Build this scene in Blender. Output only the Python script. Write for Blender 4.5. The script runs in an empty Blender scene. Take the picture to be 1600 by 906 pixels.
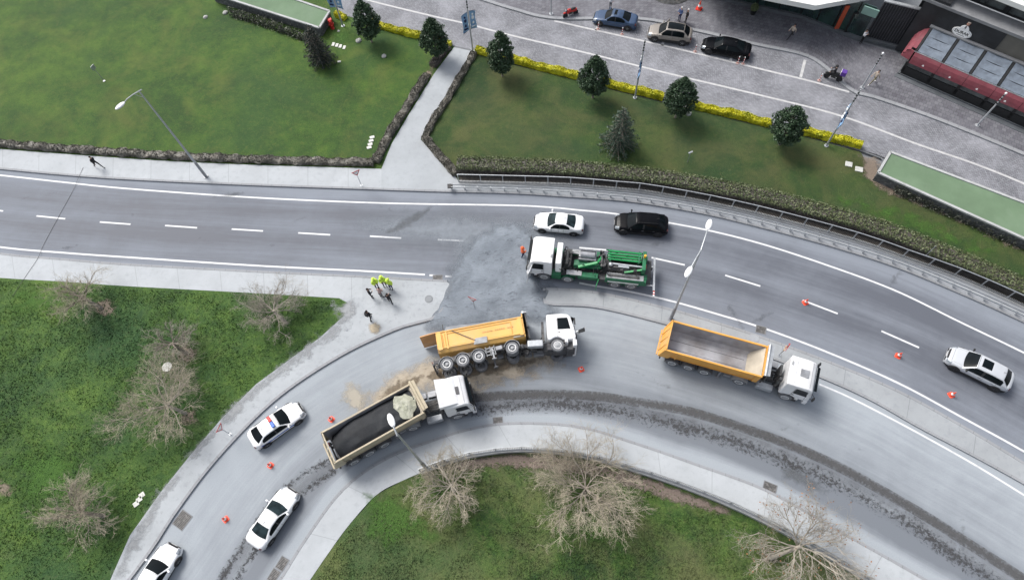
import bpy, math, random
import numpy as np
from mathutils import Vector, Matrix, noise
R_ = math.radians
random.seed(7); rng = np.random.default_rng(7)
scene = bpy.context.scene
COL = scene.collection

# ------------------------------------------------------------------ camera
CAM_H, FPX = 50.0, 1000.0
_d = Vector(((850-800)/FPX, -(948-453)/FPX, -1.0)).normalized()
_wz = -_d
_fw = Vector((0, 0, -1)); _wy = (_fw - _wz*_fw.dot(_wz)).normalized(); _wx = _wy.cross(_wz)
CR = Matrix((_wx, _wy, _wz))
cam_d = bpy.data.cameras.new('camera'); cam = bpy.data.objects.new('camera', cam_d); COL.objects.link(cam)
cam_d.sensor_width = 36.0; cam_d.lens = 36.0*FPX/1600.0; cam_d.clip_start = 1.0; cam_d.clip_end = 6000.0
cam.matrix_world = Matrix.Translation((0, 0, CAM_H)) @ CR.to_4x4()
scene.camera = cam

def P(px, py, z=0.0):
    """site survey: a point of the place, read off the photograph, at height z"""
    r = CR @ Vector(((px-800)/FPX, -(py-453)/FPX, -1.0)); t = (CAM_H-z)/-r.z
    return Vector((r.x*t, r.y*t, z))

# ------------------------------------------------------------------ light
SUN_EL, SUN_AZ = 50.0, 318.0          # weak sun behind cloud, from the upper left of the picture
w = bpy.data.worlds.new('World'); scene.world = w; w.use_nodes = True
nt = w.node_tree; nt.nodes.clear()
o_ = nt.nodes.new('ShaderNodeOutputWorld'); b_ = nt.nodes.new('ShaderNodeBackground'); s_ = nt.nodes.new('ShaderNodeTexSky')
s_.sky_type = 'NISHITA'; s_.sun_disc = False; s_.sun_elevation = R_(SUN_EL); s_.sun_rotation = R_(SUN_AZ)
s_.air_density = 1.0; s_.dust_density = 4.0; s_.ozone_density = 1.0; s_.altitude = 50
h_ = nt.nodes.new('ShaderNodeHueSaturation'); h_.inputs['Saturation'].default_value = 0.45
nt.links.new(s_.outputs[0], h_.inputs['Color']); nt.links.new(h_.outputs[0], b_.inputs[0])
b_.inputs[1].default_value = 0.115; nt.links.new(b_.outputs[0], o_.inputs[0])
sl = bpy.data.lights.new('sun', 'SUN'); sl.energy = 1.7; sl.angle = R_(26); sl.color = (1, .97, .93)
so = bpy.data.objects.new('sun', sl); COL.objects.link(so)
_sd = Vector((math.sin(R_(SUN_AZ))*math.cos(R_(SUN_EL)), math.cos(R_(SUN_AZ))*math.cos(R_(SUN_EL)), math.sin(R_(SUN_EL))))
so.rotation_euler = _sd.to_track_quat('Z', 'Y').to_euler(); so.location = (0, 0, 80)
scene.view_settings.view_transform = 'Standard'; scene.view_settings.look = 'None'
scene.view_settings.gamma = 1; scene.view_settings.exposure = 0.72; scene.view_settings.use_curve_mapping = False
scene.cycles.max_bounces = 5; scene.cycles.transparent_max_bounces = 12

# ------------------------------------------------------------------ materials
class NT:
    def __init__(s, name):
        s.m = bpy.data.materials.new(name); s.m.use_nodes = True; s.t = s.m.node_tree; s.t.nodes.clear()
        s.out = s.t.nodes.new('ShaderNodeOutputMaterial'); s.b = s.t.nodes.new('ShaderNodeBsdfPrincipled')
        s.t.links.new(s.b.outputs[0], s.out.inputs[0])
    def n(s, t, **k):
        x = s.t.nodes.new('ShaderNode'+t)
        for a, v in k.items():
            if a.startswith('i_'): s.set(x, a[2:], v)
            else: setattr(x, a, v)
        return x
    def set(s, x, key, v):
        key = int(key) if isinstance(key, str) and key.isdigit() else key
        i = x.inputs[key]
        if isinstance(v, bpy.types.NodeSocket): s.t.links.new(v, i)
        else: i.default_value = v
    def math(s, op, a, b=None, c=None, clamp=False):
        x = s.t.nodes.new('ShaderNodeMath'); x.operation = op; x.use_clamp = clamp
        for k, v in enumerate((a, b, c)):
            if v is not None: s.set(x, k, v)
        return x.outputs[0]
    def pos(s): return s.n('NewGeometry').outputs['Position']
    def obj(s): return s.n('TexCoord').outputs['Object']
    def uv(s): return s.n('UVMap', uv_map='UVMap').outputs[0]
    def xyz(s, v): x = s.n('SeparateXYZ'); s.set(x, 0, v); return x.outputs
    def scl(s, v, sx, sy, sz=1):
        x = s.n('Mapping'); s.set(x, 'Vector', v); x.inputs['Scale'].default_value = (sx, sy, sz); return x.outputs[0]
    def noise(s, v, scale, detail=4, rough=.55, dist=0):
        x = s.n('TexNoise'); s.set(x, 'Vector', v); x.inputs['Scale'].default_value = scale
        x.inputs['Detail'].default_value = detail; x.inputs['Roughness'].default_value = rough; x.inputs['Distortion'].default_value = dist
        return x.outputs[0]
    def ramp(s, f, stops, interp='LINEAR'):
        x = s.n('ValToRGB'); s.set(x, 0, f); e = x.color_ramp.elements; x.color_ramp.interpolation = interp
        while len(e) < len(stops): e.new(0.5)
        for k, (p, c) in enumerate(stops):
            e[k].position = p; e[k].color = (c if isinstance(c, (tuple, list)) else (c, c, c))[:3] + (1,) if isinstance(c, tuple) else (c, c, c, 1)
        return x.outputs[0]
    def mix(s, f, a, b, mode='MIX'):
        x = s.n('Mix', data_type='RGBA', blend_type=mode); s.set(x, 0, f)
        for k, v in ((6, a), (7, b)):
            s.set(x, k, v if isinstance(v, bpy.types.NodeSocket) else tuple(v)+(1,))
        return x.outputs[2]
    def range(s, f, a, b, c=0., d=1.):
        x = s.n('MapRange'); s.set(x, 0, f); 
        for k, v in ((1, a), (2, b), (3, c), (4, d)): x.inputs[k].default_value = v
        return x.outputs[0]
    def bump(s, h, strength=.3, dist=.05):
        x = s.n('Bump'); s.set(x, 'Height', h); x.inputs['Strength'].default_value = strength; x.inputs['Distance'].default_value = dist
        s.t.links.new(x.outputs[0], s.b.inputs['Normal'])
    def fin(s, col, rough=.7, metal=0, coat=0, alpha=None):
        s.set(s.b, 'Base Color', col if isinstance(col, bpy.types.NodeSocket) else tuple(col)+(1,))
        s.set(s.b, 'Roughness', rough); s.b.inputs['Metallic'].default_value = metal
        if coat: s.b.inputs['Coat Weight'].default_value = coat; s.b.inputs['Coat Roughness'].default_value = .04
        if alpha is not None: s.set(s.b, 'Alpha', alpha)
        return s.m

def pm(name, col, rough=.6, metal=0, var=.15, scale=3, coat=0, dirt=None, bump=0):
    n = NT(name); f = n.noise(n.obj(), scale, 5)
    a = tuple(c*(1-var) for c in col); b = tuple(min(1, c*(1+var)) for c in col)
    c = n.mix(n.range(f, .3, .7), a, b)
    if dirt:
        g = n.noise(n.obj(), scale*.6, 8, .7)
        c = n.mix(n.range(g, .5, .75, 0, .7), c, dirt)
    if bump: n.bump(f, bump, .02)
    return n.fin(c, rough, metal, coat)

M = {}
def paint(name, col, rough=.35): M[name] = pm(name, col, rough, 0, .04, .6, .6, dirt=tuple(c*.8+.02 for c in col))
paint('white_paint', (.82, .83, .84), .3); paint('silver_paint', (.50, .52, .55), .3); M['blue_paint'] = pm('blue_paint', (.05, .085, .155), .25, .2, .1, 1, 0)
M['beige_paint'] = pm('beige_paint', (.27, .245, .22), .3, .2, .06, 1, 0); M['black_paint'] = pm('black_paint', (.004, .0045, .006), .18, 0, .1, 1, 0); M['white_truck'] = pm('dusty_white_truck_paint', (.78, .785, .79), .4, 0, .05, 1.1, .2, dirt=(.50, .48, .45))
M['glass'] = pm('tinted_glass', (.006, .009, .011), .12, 0, .3, 1.5, 0)
M['glass_light'] = pm('pale_tinted_glass', (.018, .03, .034), .10, 0, .7, 1.8, 0)
for q_ in ('glass', 'glass_light', 'black_paint'):
    M[q_].node_tree.nodes['Principled BSDF'].inputs['Specular IOR Level'].default_value = .12
M['tyre'] = pm('tyre_rubber', (.028, .028, .03), .85, 0, .3, 6)
M['tyre_dusty'] = pm('dusty_tyre_rubber', (.16, .165, .175), .9, 0, .3, 4, dirt=(.07, .07, .075))
M['rim'] = pm('rim_alloy', (.38, .39, .4), .35, .7, .2, 6)
M['rim_dark'] = pm('rim_dark', (.09, .09, .1), .4, .6, .2, 6)
M['trim'] = pm('black_trim', (.018, .018, .02), .55, 0, .3, 5)
M['chrome'] = pm('chrome_trim', (.6, .6, .6), .15, 1, .1, 5)
M['head'] = pm('headlight_lens', (.30, .33, .36), .15, .2, .4, 9, .3)
M['tail'] = pm('tail_lens', (.16, .01, .012), .2, 0, .2, 9, 1)
M['plate'] = pm('licence_plate', (.75, .75, .75), .5, 0, .1, 9)
M['orange'] = pm('orange_tipper_paint', (.72, .36, .065), .55, 0, .12, .8, 0, dirt=(.58, .38, .20))
M['orange_dust'] = pm('dusty_yellow_tipper_paint', (.76, .45, .13), .6, 0, .10, .5, 0, dirt=(.66, .44, .28))
M['orange_dull'] = pm('sun_faded_orange_paint', (.62, .32, .12), .6, 0, .15, 1.1, 0, dirt=(.5, .38, .28))
M['tan'] = pm('tan_tipper_paint', (.44, .38, .27), .6, 0, .15, 1.0, 0, dirt=(.32, .28, .22))
M['steel_in'] = pm('scoured_bed_steel', (.36, .36, .38), .5, .3, .3, .7, 0, dirt=(.22, .19, .17))
M['steel_beige'] = pm('dusty_bed_plate', (.45, .40, .32), .7, 0, .2, .9)
M['steel'] = pm('grey_steel', (.30, .31, .33), .5, .4, .25, 2, 0, dirt=(.14, .13, .12))
M['galv'] = pm('galvanised_steel', (.42, .44, .46), .45, .5, .15, 3)
M['frame'] = pm('chassis_dusty_black', (.075, .075, .08), .75, 0, .4, 2, 0, dirt=(.17, .16, .15))
M['fender'] = pm('grey_plastic_fender', (.33, .34, .35), .6, 0, .2, 2)
M['green'] = pm('green_machine_paint', (.01, .13, .055), .45, 0, .3, 2, 0, dirt=(.05, .12, .08))
M['pipe_green'] = pm('bright_green_pipe_paint', (.012, .25, .07), .4, 0, .2, 2, 0)
M['machine'] = pm('oily_machine_steel', (.06, .062, .065), .6, .3, .6, 3, 0, dirt=(.2, .18, .16))
M['red'] = pm('red_plastic', (.55, .03, .025), .45, 0, .1, 4)
M['cone'] = pm('cone_orange', (.85, .10, .05), .5, 0, .08, 4)
M['sign_white'] = pm('sign_white', (.95, .95, .94), .5, 0, .02, 4)
M['slat'] = pm('slat_grey', (.075, .075, .085), .6, .2, .3, 2)
M['white'] = pm('white_plastic', (.84, .84, .83), .5, 0, .05, 4)
M['blue'] = pm('blue_plastic', (.03, .13, .55), .4, 0, .1, 4)
M['yellow'] = pm('amber_plastic', (.8, .42, .03), .35, 0, .1, 4)
M['black'] = pm('black_metal', (.012, .013, .014), .5, 0, .3, 3)
M['charcoal'] = pm('charcoal_panel', (.022, .024, .028), .55, 0, .4, .8)
M['pole'] = pm('grey_painted_pole', (.44, .46, .48), .4, .3, .1, 3)
M['lamp_white'] = pm('white_lamp_housing', (.85, .86, .87), .35, 0, .03, 3)
M['banner_blue'] = pm('pale_blue_banner_cloth', (.22, .38, .60), .7, 0, .2, 2)
M['concrete_cap'] = pm('concrete_coping', (.42, .43, .43), .8, 0, .12, 2, 0, dirt=(.3, .3, .29), bump=.2)
M['stone_white'] = pm('pale_paving_stone', (.62, .62, .58), .8, 0, .12, 6, bump=.2)
M['rock'] = pm('pale_rock', (.38, .38, .36), .9, 0, .25, 6, bump=.5)
M['roof_green'] = pm('green_felt_roof', (.13, .20, .12), .9, 0, .12, .5, 0, dirt=(.18, .25, .17), bump=.3)
M['canopy_white'] = pm('white_canopy_panel', (.78, .79, .76), .45, 0, .05, .5)
M['wine'] = pm('red_awning_cloth', (.20, .045, .06), .7, 0, .18, 1.5, 0, dirt=(.22, .10, .11))
M['awning_glass'] = pm('grey_roof_blind', (.155, .185, .225), .35, 0, .25, 2.5, .5)
M['beige_wall'] = pm('taupe_wall', (.13, .125, .11), .7, 0, .1, 1)
M['ledge'] = pm('grey_ledge', (.22, .225, .235), .7, 0, .15, 1.5)
M['shop_glass'] = pm('shop_glass', (.018, .035, .036), .06, 0, .8, .7, 1, dirt=(.02, .07, .035))  # green blotches are reflections painted into the glass colour
M['pale_glass'] = pm('pale_green_glass', (.22, .36, .31), .15, 0, .15, .5, .5)
M['dkglass'] = pm('upper_glass', (.06, .07, .07), .1, 0, .7, 1.2, 1)
M['orange_door'] = pm('orange_red_panel', (.5, .09, .04), .5, 0, .08, 1)
M['plinth'] = pm('grey_plinth', (.10, .11, .12), .7, 0, .2, 1.2)
M['skin'] = pm('skin', (.5, .3, .22), .6, 0, .08, 8)
for nm_, c_ in dict(cl_black=(.012, .012, .015), cl_navy=(.02, .03, .09), cl_beige=(.42, .36, .30), cl_white=(.75, .75, .76), cl_pink=(.38, .27, .25),
                    cl_hivis=(.62, .85, .10), cl_orange=(.85, .16, .05), cl_grey=(.16, .16, .17), hair=(.02, .015, .012), hair_white=(.7, .7, .7),
                    shoe=(.02, .02, .02), cl_blue=(.06, .10, .22), purple=(.10, .04, .28), cl_olive=(.18, .16, .10)).items():
    M[nm_] = pm(nm_, c_, .8, 0, .15, 9)
M['bark'] = pm('bark', (.24, .21, .175), .9, 0, .3, 6, bump=.4)
M['twig'] = pm('pale_twig_bark', (.39, .345, .265), .9, 0, .25, 1.2)
M['twig_brown'] = pm('brown_twig_bark', (.33, .30, .25), .9, 0, .25, 1.2)

def leafmat(name, cols, scale=2.5):
    n = NT(name); p = n.pos(); f = n.noise(p, scale, 6, .7); g = n.noise(p, scale*9, 2)
    c = n.ramp(f, [(.3+.4*i/(len(cols)-1), cc) for i, cc in enumerate(cols)])
    c = n.mix(n.range(g, .35, .65, 0, .5), c, tuple(v*.55 for v in cols[0]))
    n.set(n.b, 'Subsurface Weight', 0.0)
    return n.fin(c, .55)
M['leaf_dark'] = leafmat('dark_glossy_leaf', [(.022, .048, .022), (.045, .09, .042), (.13, .19, .11)])
M['leaf_spruce'] = leafmat('blue_green_needles', [(.03, .055, .04), (.05, .09, .06), (.10, .15, .10)])
M['leaf_spruce_dark'] = leafmat('dull_dark_needles', [(.016, .024, .022), (.028, .042, .035), (.055, .075, .06)])
M['leaf_hedge'] = leafmat('hedge_leaf', [(.075, .105, .045), (.145, .18, .08), (.27, .28, .15)])
M['leaf_yellow'] = leafmat('yellow_hedge_leaf', [(.20, .26, .012), (.68, .64, .02), (.88, .82, .04)], 1.6)
M['leaf_grey'] = leafmat('grey_brown_shrub_leaf', [(.075, .078, .06), (.16, .15, .125), (.27, .24, .205)])
M['leaf_stem'] = leafmat('bare_hedge_stem', [(.06, .052, .046), (.10, .088, .078), (.16, .14, .12)])
M['leaf_mix'] = leafmat('creeper_leaf', [(.04, .055, .035), (.10, .11, .08), (.2, .19, .16)], 1.5)
M['leaf_bright'] = leafmat('fresh_green_leaf', [(.05, .16, .015), (.09, .26, .02), (.16, .36, .04)])
M['leaf_dry'] = leafmat('dry_brown_leaf', [(.18, .09, .04), (.3, .14, .06), (.4, .2, .09)])

def grass_mat(name, cols, dry, clump=.9, dryamt=(.5, .7)):
    n = NT(name); p = n.pos()
    big = n.noise(p, .11, 5, .6, .4); mid = n.noise(p, clump, 6, .7); fine = n.noise(p, 9, 5, .75)
    f = n.math('ADD', n.math('MULTIPLY', big, .34), n.math('ADD', n.math('MULTIPLY', mid, .30), n.math('MULTIPLY', fine, .36)))
    c = n.ramp(f, [(.41+.18*i/(len(cols)-1), cc) for i, cc in enumerate(cols)])
    d = n.noise(n.scl(p, 1, 1, 1), .16, 6, .62, .8)
    c = n.mix(n.range(d, dryamt[0], dryamt[1], 0, .6), c, dry)
    cool = n.noise(n.scl(p, 1, 1, 3), .07, 4, .55, .5); c = n.mix(n.range(cool, .50, .66, 0, .6), c, (cols[0][0]*1.3, cols[1][1]*.72, cols[0][2]*2.2))
    thin = n.noise(n.scl(p, 1, 1, 7), 2.4, 5, .75, .6); c = n.mix(n.range(thin, .52, .72, 0, .5), c, tuple(v*.9 for v in dry)); c = n.mix(n.range(thin, .46, .28, 0, .55), c, cols[0])
    sp = n.noise(p, 26, 3, .8); c = n.mix(n.range(sp, .35, .7, 0, .45), c, tuple(v*.45 for v in cols[0]))
    n.bump(n.math('ADD', fine, n.math('MULTIPLY', sp, .6)), .9, .12)
    return n.fin(c, .85)
M['lawn_mown'] = grass_mat('mown_lawn', [(.022, .066, .010), (.052, .122, .014), (.105, .19, .022)], (.165, .185, .038), .5, (.5, .72))
M['lawn_right'] = grass_mat('dull_olive_lawn', [(.017, .050, .011), (.038, .085, .014), (.072, .125, .022)], (.145, .142, .048), .5, (.42, .64))
M['lawn_rough'] = grass_mat('rough_clover_lawn', [(.022, .062, .014), (.058, .135, .018), (.135, .235, .036)], (.16, .20, .07), 1.3, (.58, .75))
M['lawn_rough_dry'] = grass_mat('rough_patchy_lawn', [(.016, .050, .012), (.055, .125, .018), (.13, .215, .04)], (.20, .20, .085), 1.1, (.40, .62))
M['shade_strip'] = pm('painted_ground_shade', (.085, .075, .066), .95, 0, .4, 3, bump=.6)  # shade under hedge and railing, painted as a dark ground colour
M['ground'] = grass_mat('far_ground', [(.05, .07, .03), (.08, .10, .04), (.12, .13, .07)], (.16, .15, .11))

def concrete_mat(name, col, stain=.55, joints=0, blue=1.0):
    n = NT(name); p = n.pos(); f = n.noise(p, .35, 7, .62); g = n.noise(p, 2.2, 7, .72); h = n.noise(p, 18, 4, .7)
    c = n.mix(n.range(f, .35, .68), tuple(v*.9 for v in col), tuple(min(1, v*1.06) for v in col))
    c = n.mix(n.range(g, .52, .78, 0, stain), c, (col[0]*.55, col[1]*.56, col[2]*.58))
    c = n.mix(n.range(h, .4, .75, 0, .22), c, tuple(v*.6 for v in col))
    if joints:
        u = n.xyz(n.uv())[0]
        fr = n.math('FRACT', n.math('DIVIDE', u, joints)); c = n.mix(n.math('MULTIPLY', n.math('LESS_THAN', fr, .05/joints), .45), c, tuple(v*.4 for v in col))
    n.bump(h, .2, .01)
    return n.fin(c, .85)
M['concrete'] = concrete_mat('pale_concrete_paving', (.43, .455, .475), .5, 4.0)
M['concrete_gore'] = concrete_mat('dusty_speckled_paving', (.40, .425, .445), .9)
M['concrete_path'] = concrete_mat('pale_concrete_path', (.38, .405, .425), .45)
M['concrete_strip'] = concrete_mat('grey_concrete_strip', (.35, .37, .395), .3)
M['island'] = concrete_mat('island_concrete', (.34, .36, .375), .55, 5.0)
M['kerb'] = concrete_mat('kerb_stone', (.30, .31, .325), .5, 1.0)
M['kerb_dark'] = concrete_mat('dark_kerb_stone', (.17, .18, .19), .5, 1.0)

def road_mat(name, dark, pale, bands, edge, streak=.7):
    """bands: (centre across 0..1, half width, weight) of wheel paths polished darker"""
    n = NT(name); uv = n.uv(); X = n.xyz(uv); u, v = X[0], X[1]
    uvs = n.n('CombineXYZ'); n.set(uvs, 0, n.math('MULTIPLY', u, .035)); n.set(uvs, 1, n.math('MULTIPLY', v, 7.0)); st = n.noise(uvs.outputs[0], 1.6, 8, .68, .3)
    uv2 = n.n('CombineXYZ'); n.set(uv2, 0, n.math('MULTIPLY', u, .12)); n.set(uv2, 1, n.math('MULTIPLY', v, 26.0)); st2 = n.noise(uv2.outputs[0], 1.5, 6, .7, .2)
    p = n.pos(); blot = n.noise(p, .09, 6, .6, .6); fine = n.noise(p, 14, 5, .75); mid = n.noise(p, 1.1, 6, .65)
    f = n.math('ADD', n.math('MULTIPLY', st, streak*.6), n.math('ADD', n.math('MULTIPLY', st2, streak*.35), n.math('MULTIPLY', blot, 1-streak*.8)))
    f = n.range(f, .36, .72)
    for (vc, hw, wt) in bands:
        d = n.math('ABSOLUTE', n.math('SUBTRACT', v, vc)); b = n.range(d, 0, hw, wt, 0)
        f = n.math('SUBTRACT', f, b)
    for (v0, v1, wt) in edge:
        f = n.math('ADD', f, n.range(v, v0, v1, wt, 0))
    f = n.math('ADD', f, n.math('MULTIPLY', n.math('SUBTRACT', mid, .5), .35), clamp=True)
    c = n.mix(f, dark, pale)
    c = n.mix(n.range(fine, .3, .75, 0, .28), c, tuple(x*.55 for x in dark))
    n.bump(fine, .25, .01)
    return n.fin(c, n.range(f, 0, 1, .68, .9))
M['asphalt'] = road_mat('main_road_asphalt', (.108, .118, .142), (.245, .27, .31), [(.32, .17, .45), (.64, .17, .5)], [(0, .16, .75), (1, .92, .55)])
M['asphalt_ramp'] = road_mat('dusty_ramp_asphalt', (.165, .183, .208), (.355, .388, .42), [(.80, .11, 1.1), (.62, .10, .3)], [(0, .6, .55), (1, .90, 1.3)], .6)
M['asphalt_plain'] = road_mat('plain_asphalt', (.16, .17, .185), (.29, .31, .33), [], [])
M['line'] = pm('road_marking_paint', (.66, .67, .68), .6, 0, .06, 2.5, 0, dirt=(.40, .41, .42))
M['line_old'] = pm('worn_marking_paint', (.50, .50, .50), .7, 0, .15, 2, 0, dirt=(.33, .33, .34))

def cobble_mat(name, a, b, c_, bw, bh, rot=0, arcs=False):
    n = NT(name); uv = n.uv()
    wv = n.noise(uv, .25, 3); mp = n.n('Mapping'); n.set(mp, 'Vector', uv); mp.inputs['Rotation'].default_value = (0, 0, rot)
    vec = mp.outputs[0]
    if arcs:
        X = n.xyz(vec); yy = n.math('ADD', X[1], n.math('MULTIPLY', n.math('SINE', n.math('MULTIPLY', X[0], 2.3)), .28))
        cx = n.n('CombineXYZ'); n.set(cx, 0, X[0]); n.set(cx, 1, yy); vec = cx.outputs[0]
    br = n.n('TexBrick'); n.set(br, 'Vector', vec); br.inputs['Scale'].default_value = 1; br.inputs['Brick Width'].default_value = bw; br.inputs['Row Height'].default_value = bh
    br.inputs['Mortar Size'].default_value = .018 if not arcs else .02; br.inputs['Color1'].default_value = a+(1,); br.inputs['Color2'].default_value = b+(1,); br.inputs['Mortar'].default_value = c_+(1,)
    p = n.pos(); f = n.noise(p, .3, 7, .62); g = n.noise(p, 3, 5, .7)
    c = n.mix(n.range(f, .42, .68, 0, .5), br.outputs[0], tuple(min(1, x*1.45) for x in a)); c = n.mix(n.range(g, .45, .75, 0, .45), c, tuple(x*.55 for x in b))
    n.bump(br.outputs['Fac'], -.4, .02)
    return n.fin(c, .8)
M['cobble'] = cobble_mat('street_cobbles', (.27, .275, .30), (.17, .175, .195), (.085, .088, .095), .30, .16, 0, True)
M['blocks'] = cobble_mat('pavement_blocks', (.17, .172, .19), (.105, .102, .12), (.06, .06, .066), .42, .42, 0)

def decal_mat(name, col, col2, k=2.0, nz=.8, scale=1.2, rough=.9, amax=1.0, bump=.4, soft=.7):
    n = NT(name); at = n.n('Attribute', attribute_name='edge').outputs['Fac']; p = n.pos()
    f = n.noise(p, scale, 8, .68, .3); g = n.noise(p, scale*6, 6, .7)
    a = n.math('ADD', n.math('MULTIPLY', at, k), n.math('MULTIPLY', n.math('SUBTRACT', f, .5), nz*3))
    a = n.math('MULTIPLY', n.range(a, .1, soft), amax)
    c = n.mix(n.range(g, .3, .7), col, col2); n.bump(g, bump, .05)
    return n.fin(c, rough, alpha=a)
M['sand'] = decal_mat('spread_sand', (.40, .34, .26), (.50, .44, .35), .9, 1.1, .7, amax=.85, soft=1.2)
M['sand_dark'] = decal_mat('wet_oily_soil', (.12, .10, .075), (.24, .19, .13), 1.4, 1.0, 1.0, amax=.9)
M['sand_pale'] = decal_mat('pale_sand_dust', (.50, .46, .38), (.42, .38, .31), .9, .8, .9, amax=.75)
M['sand_spot'] = decal_mat('small_sand_heap_dust', (.42, .34, .22), (.52, .45, .34), 2.2, .5, 2.2, amax=.75)
M['dust'] = decal_mat('asphalt_grit_dust', (.21, .235, .265), (.30, .33, .365), .6, .8, .3, amax=.7, bump=.2, soft=1.5)
M['dirt_bare'] = decal_mat('bare_soil', (.20, .155, .12), (.28, .23, .18), 1.5, .9, 1.0, amax=.9)
M['mulch'] = decal_mat('reddish_leaf_litter', (.12, .085, .07), (.24, .20, .17), 2.2, .8, 1.4, amax=.95, bump=.9)
M['gravel_verge'] = decal_mat('grey_gravel_verge', (.27, .28, .29), (.36, .375, .385), .9, .8, .7, amax=.95)
M['damp'] = decal_mat('damp_patch', (.10, .11, .12), (.16, .17, .18), 1.2, .6, 1.2, amax=.6, bump=.1)
M['lush'] = decal_mat('lush_grass_patch', (.035, .10, .014), (.085, .19, .028), .55, 1.0, .8, amax=.6, bump=.9)
n_ = NT('spilled_dark_asphalt_mix'); p_ = n_.pos()
f1 = n_.noise(p_, .5, 8, .65, .4); f2 = n_.noise(n_.scl(p_, 1.6, 4.0, 1), 1.0, 6, .65, 1.2); f3 = n_.noise(p_, 20, 5, .8)
c1 = n_.mix(n_.range(f1, .35, .65), (.17, .195, .225), (.26, .295, .335)); c1 = n_.mix(n_.range(f2, .56, .66, 0, .65), c1, (.07, .082, .10)); c1 = n_.mix(n_.range(f3, .4, .7, 0, .45), c1, (.10, .115, .135))
n_.bump(n_.math('ADD', f3, n_.math('MULTIPLY', f2, 1.5)), .7, .08)
at_ = n_.n('Attribute', attribute_name='edge').outputs['Fac']
al_ = n_.range(n_.math('ADD', n_.math('MULTIPLY', at_, 1.0), n_.math('MULTIPLY', n_.math('SUBTRACT', f1, .5), 2.2)), .0, 1.1)
M['spill'] = n_.fin(c1, .85, alpha=al_)
n_ = NT('black_asphalt_load'); p_ = n_.obj(); f3 = n_.noise(p_, 12, 6, .75); f1 = n_.noise(p_, 1.2, 5, .6)
c1 = n_.mix(n_.range(f1, .35, .65), (.005, .0065, .009), (.013, .016, .02)); c1 = n_.mix(n_.range(f3, .5, .75, 0, .5), c1, (.028, .032, .04)); n_.bump(f3, .8, .04)
M['load'] = n_.fin(c1, .7)
n_ = NT('crumpled_tarpaulin'); p_ = n_.obj(); f1 = n_.noise(p_, 2.0, 6, .6, 1.2); c1 = n_.mix(n_.range(f1, .35, .65), (.28, .29, .22), (.46, .46, .38)); n_.bump(f1, 1.0, .15)
M['tarp'] = n_.fin(c1, .8)
n_ = NT('dark_tyre_track'); X_ = n_.xyz(n_.uv()); p_ = n_.pos()
v_ = n_.math('ABSOLUTE', n_.math('SUBTRACT', X_[1], .5)); f1 = n_.noise(p_, 3.2, 6, .75, .4); f2 = n_.noise(p_, .25, 3)
a_ = n_.range(n_.math('SUBTRACT', n_.math('ADD', f1, n_.math('MULTIPLY', f2, .25)), n_.math('MULTIPLY', v_, .55)), .24, .52)
c1 = n_.mix(n_.range(n_.noise(p_, 8, 3), .3, .7), (.06, .06, .063), (.13, .128, .125)); n_.bump(f1, .5, .04)
M['track'] = n_.fin(c1, .9, alpha=n_.math('MULTIPLY', a_, .68))
n_ = NT('speckled_tyre_track'); X_ = n_.xyz(n_.uv()); p_ = n_.pos()
v_ = n_.math('ABSOLUTE', n_.math('SUBTRACT', X_[1], .5)); f1 = n_.noise(p_, 3.6, 5, .8, .5); f2 = n_.noise(p_, .3, 3)
a_ = n_.range(n_.math('SUBTRACT', n_.math('ADD', f1, n_.math('MULTIPLY', f2, .3)), n_.math('MULTIPLY', v_, .3)), .56, .72)
M['track2'] = n_.fin((.055, .055, .058), .9, alpha=n_.math('MULTIPLY', a_, .85))
n_ = NT('faint_dark_smear'); X_ = n_.xyz(n_.uv()); p_ = n_.pos(); v_ = n_.math('ABSOLUTE', n_.math('SUBTRACT', X_[1], .5))
a_ = n_.math('MULTIPLY', n_.range(v_, .05, .5, 1, 0), n_.range(n_.noise(p_, 1.1, 6, .7), .3, .75, .05, .6))
M['smear'] = n_.fin((.10, .10, .105), .9, alpha=n_.math('MULTIPLY', a_, .7))
n_ = NT('rough_stone_facing'); p_ = n_.pos(); vo = n_.n('TexVoronoi'); n_.set(vo, 'Vector', p_); vo.inputs['Scale'].default_value = 4
c1 = n_.mix(n_.range(n_.noise(p_, 3, 4), .3, .7), (.10, .105, .11), (.26, .26, .26)); c1 = n_.mix(n_.range(vo.outputs['Distance'], .0, .5, 0, .7), c1, (.06, .065, .07)); n_.bump(vo.outputs['Distance'], .8, .08)
M['stone_face'] = n_.fin(c1, .9)
n_ = NT('drain_grating'); X_ = n_.xyz(n_.obj()); c1 = n_.mix(n_.math('LESS_THAN', n_.math('FRACT', n_.math('MULTIPLY', X_[0], 11)), .5), (.16, .155, .15), (.04, .04, .04))
c1 = n_.mix(n_.range(n_.noise(n_.obj(), 4, 5), .5, .7, 0, .7), c1, (.27, .26, .25)); M['grate'] = n_.fin(c1, .7)

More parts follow.
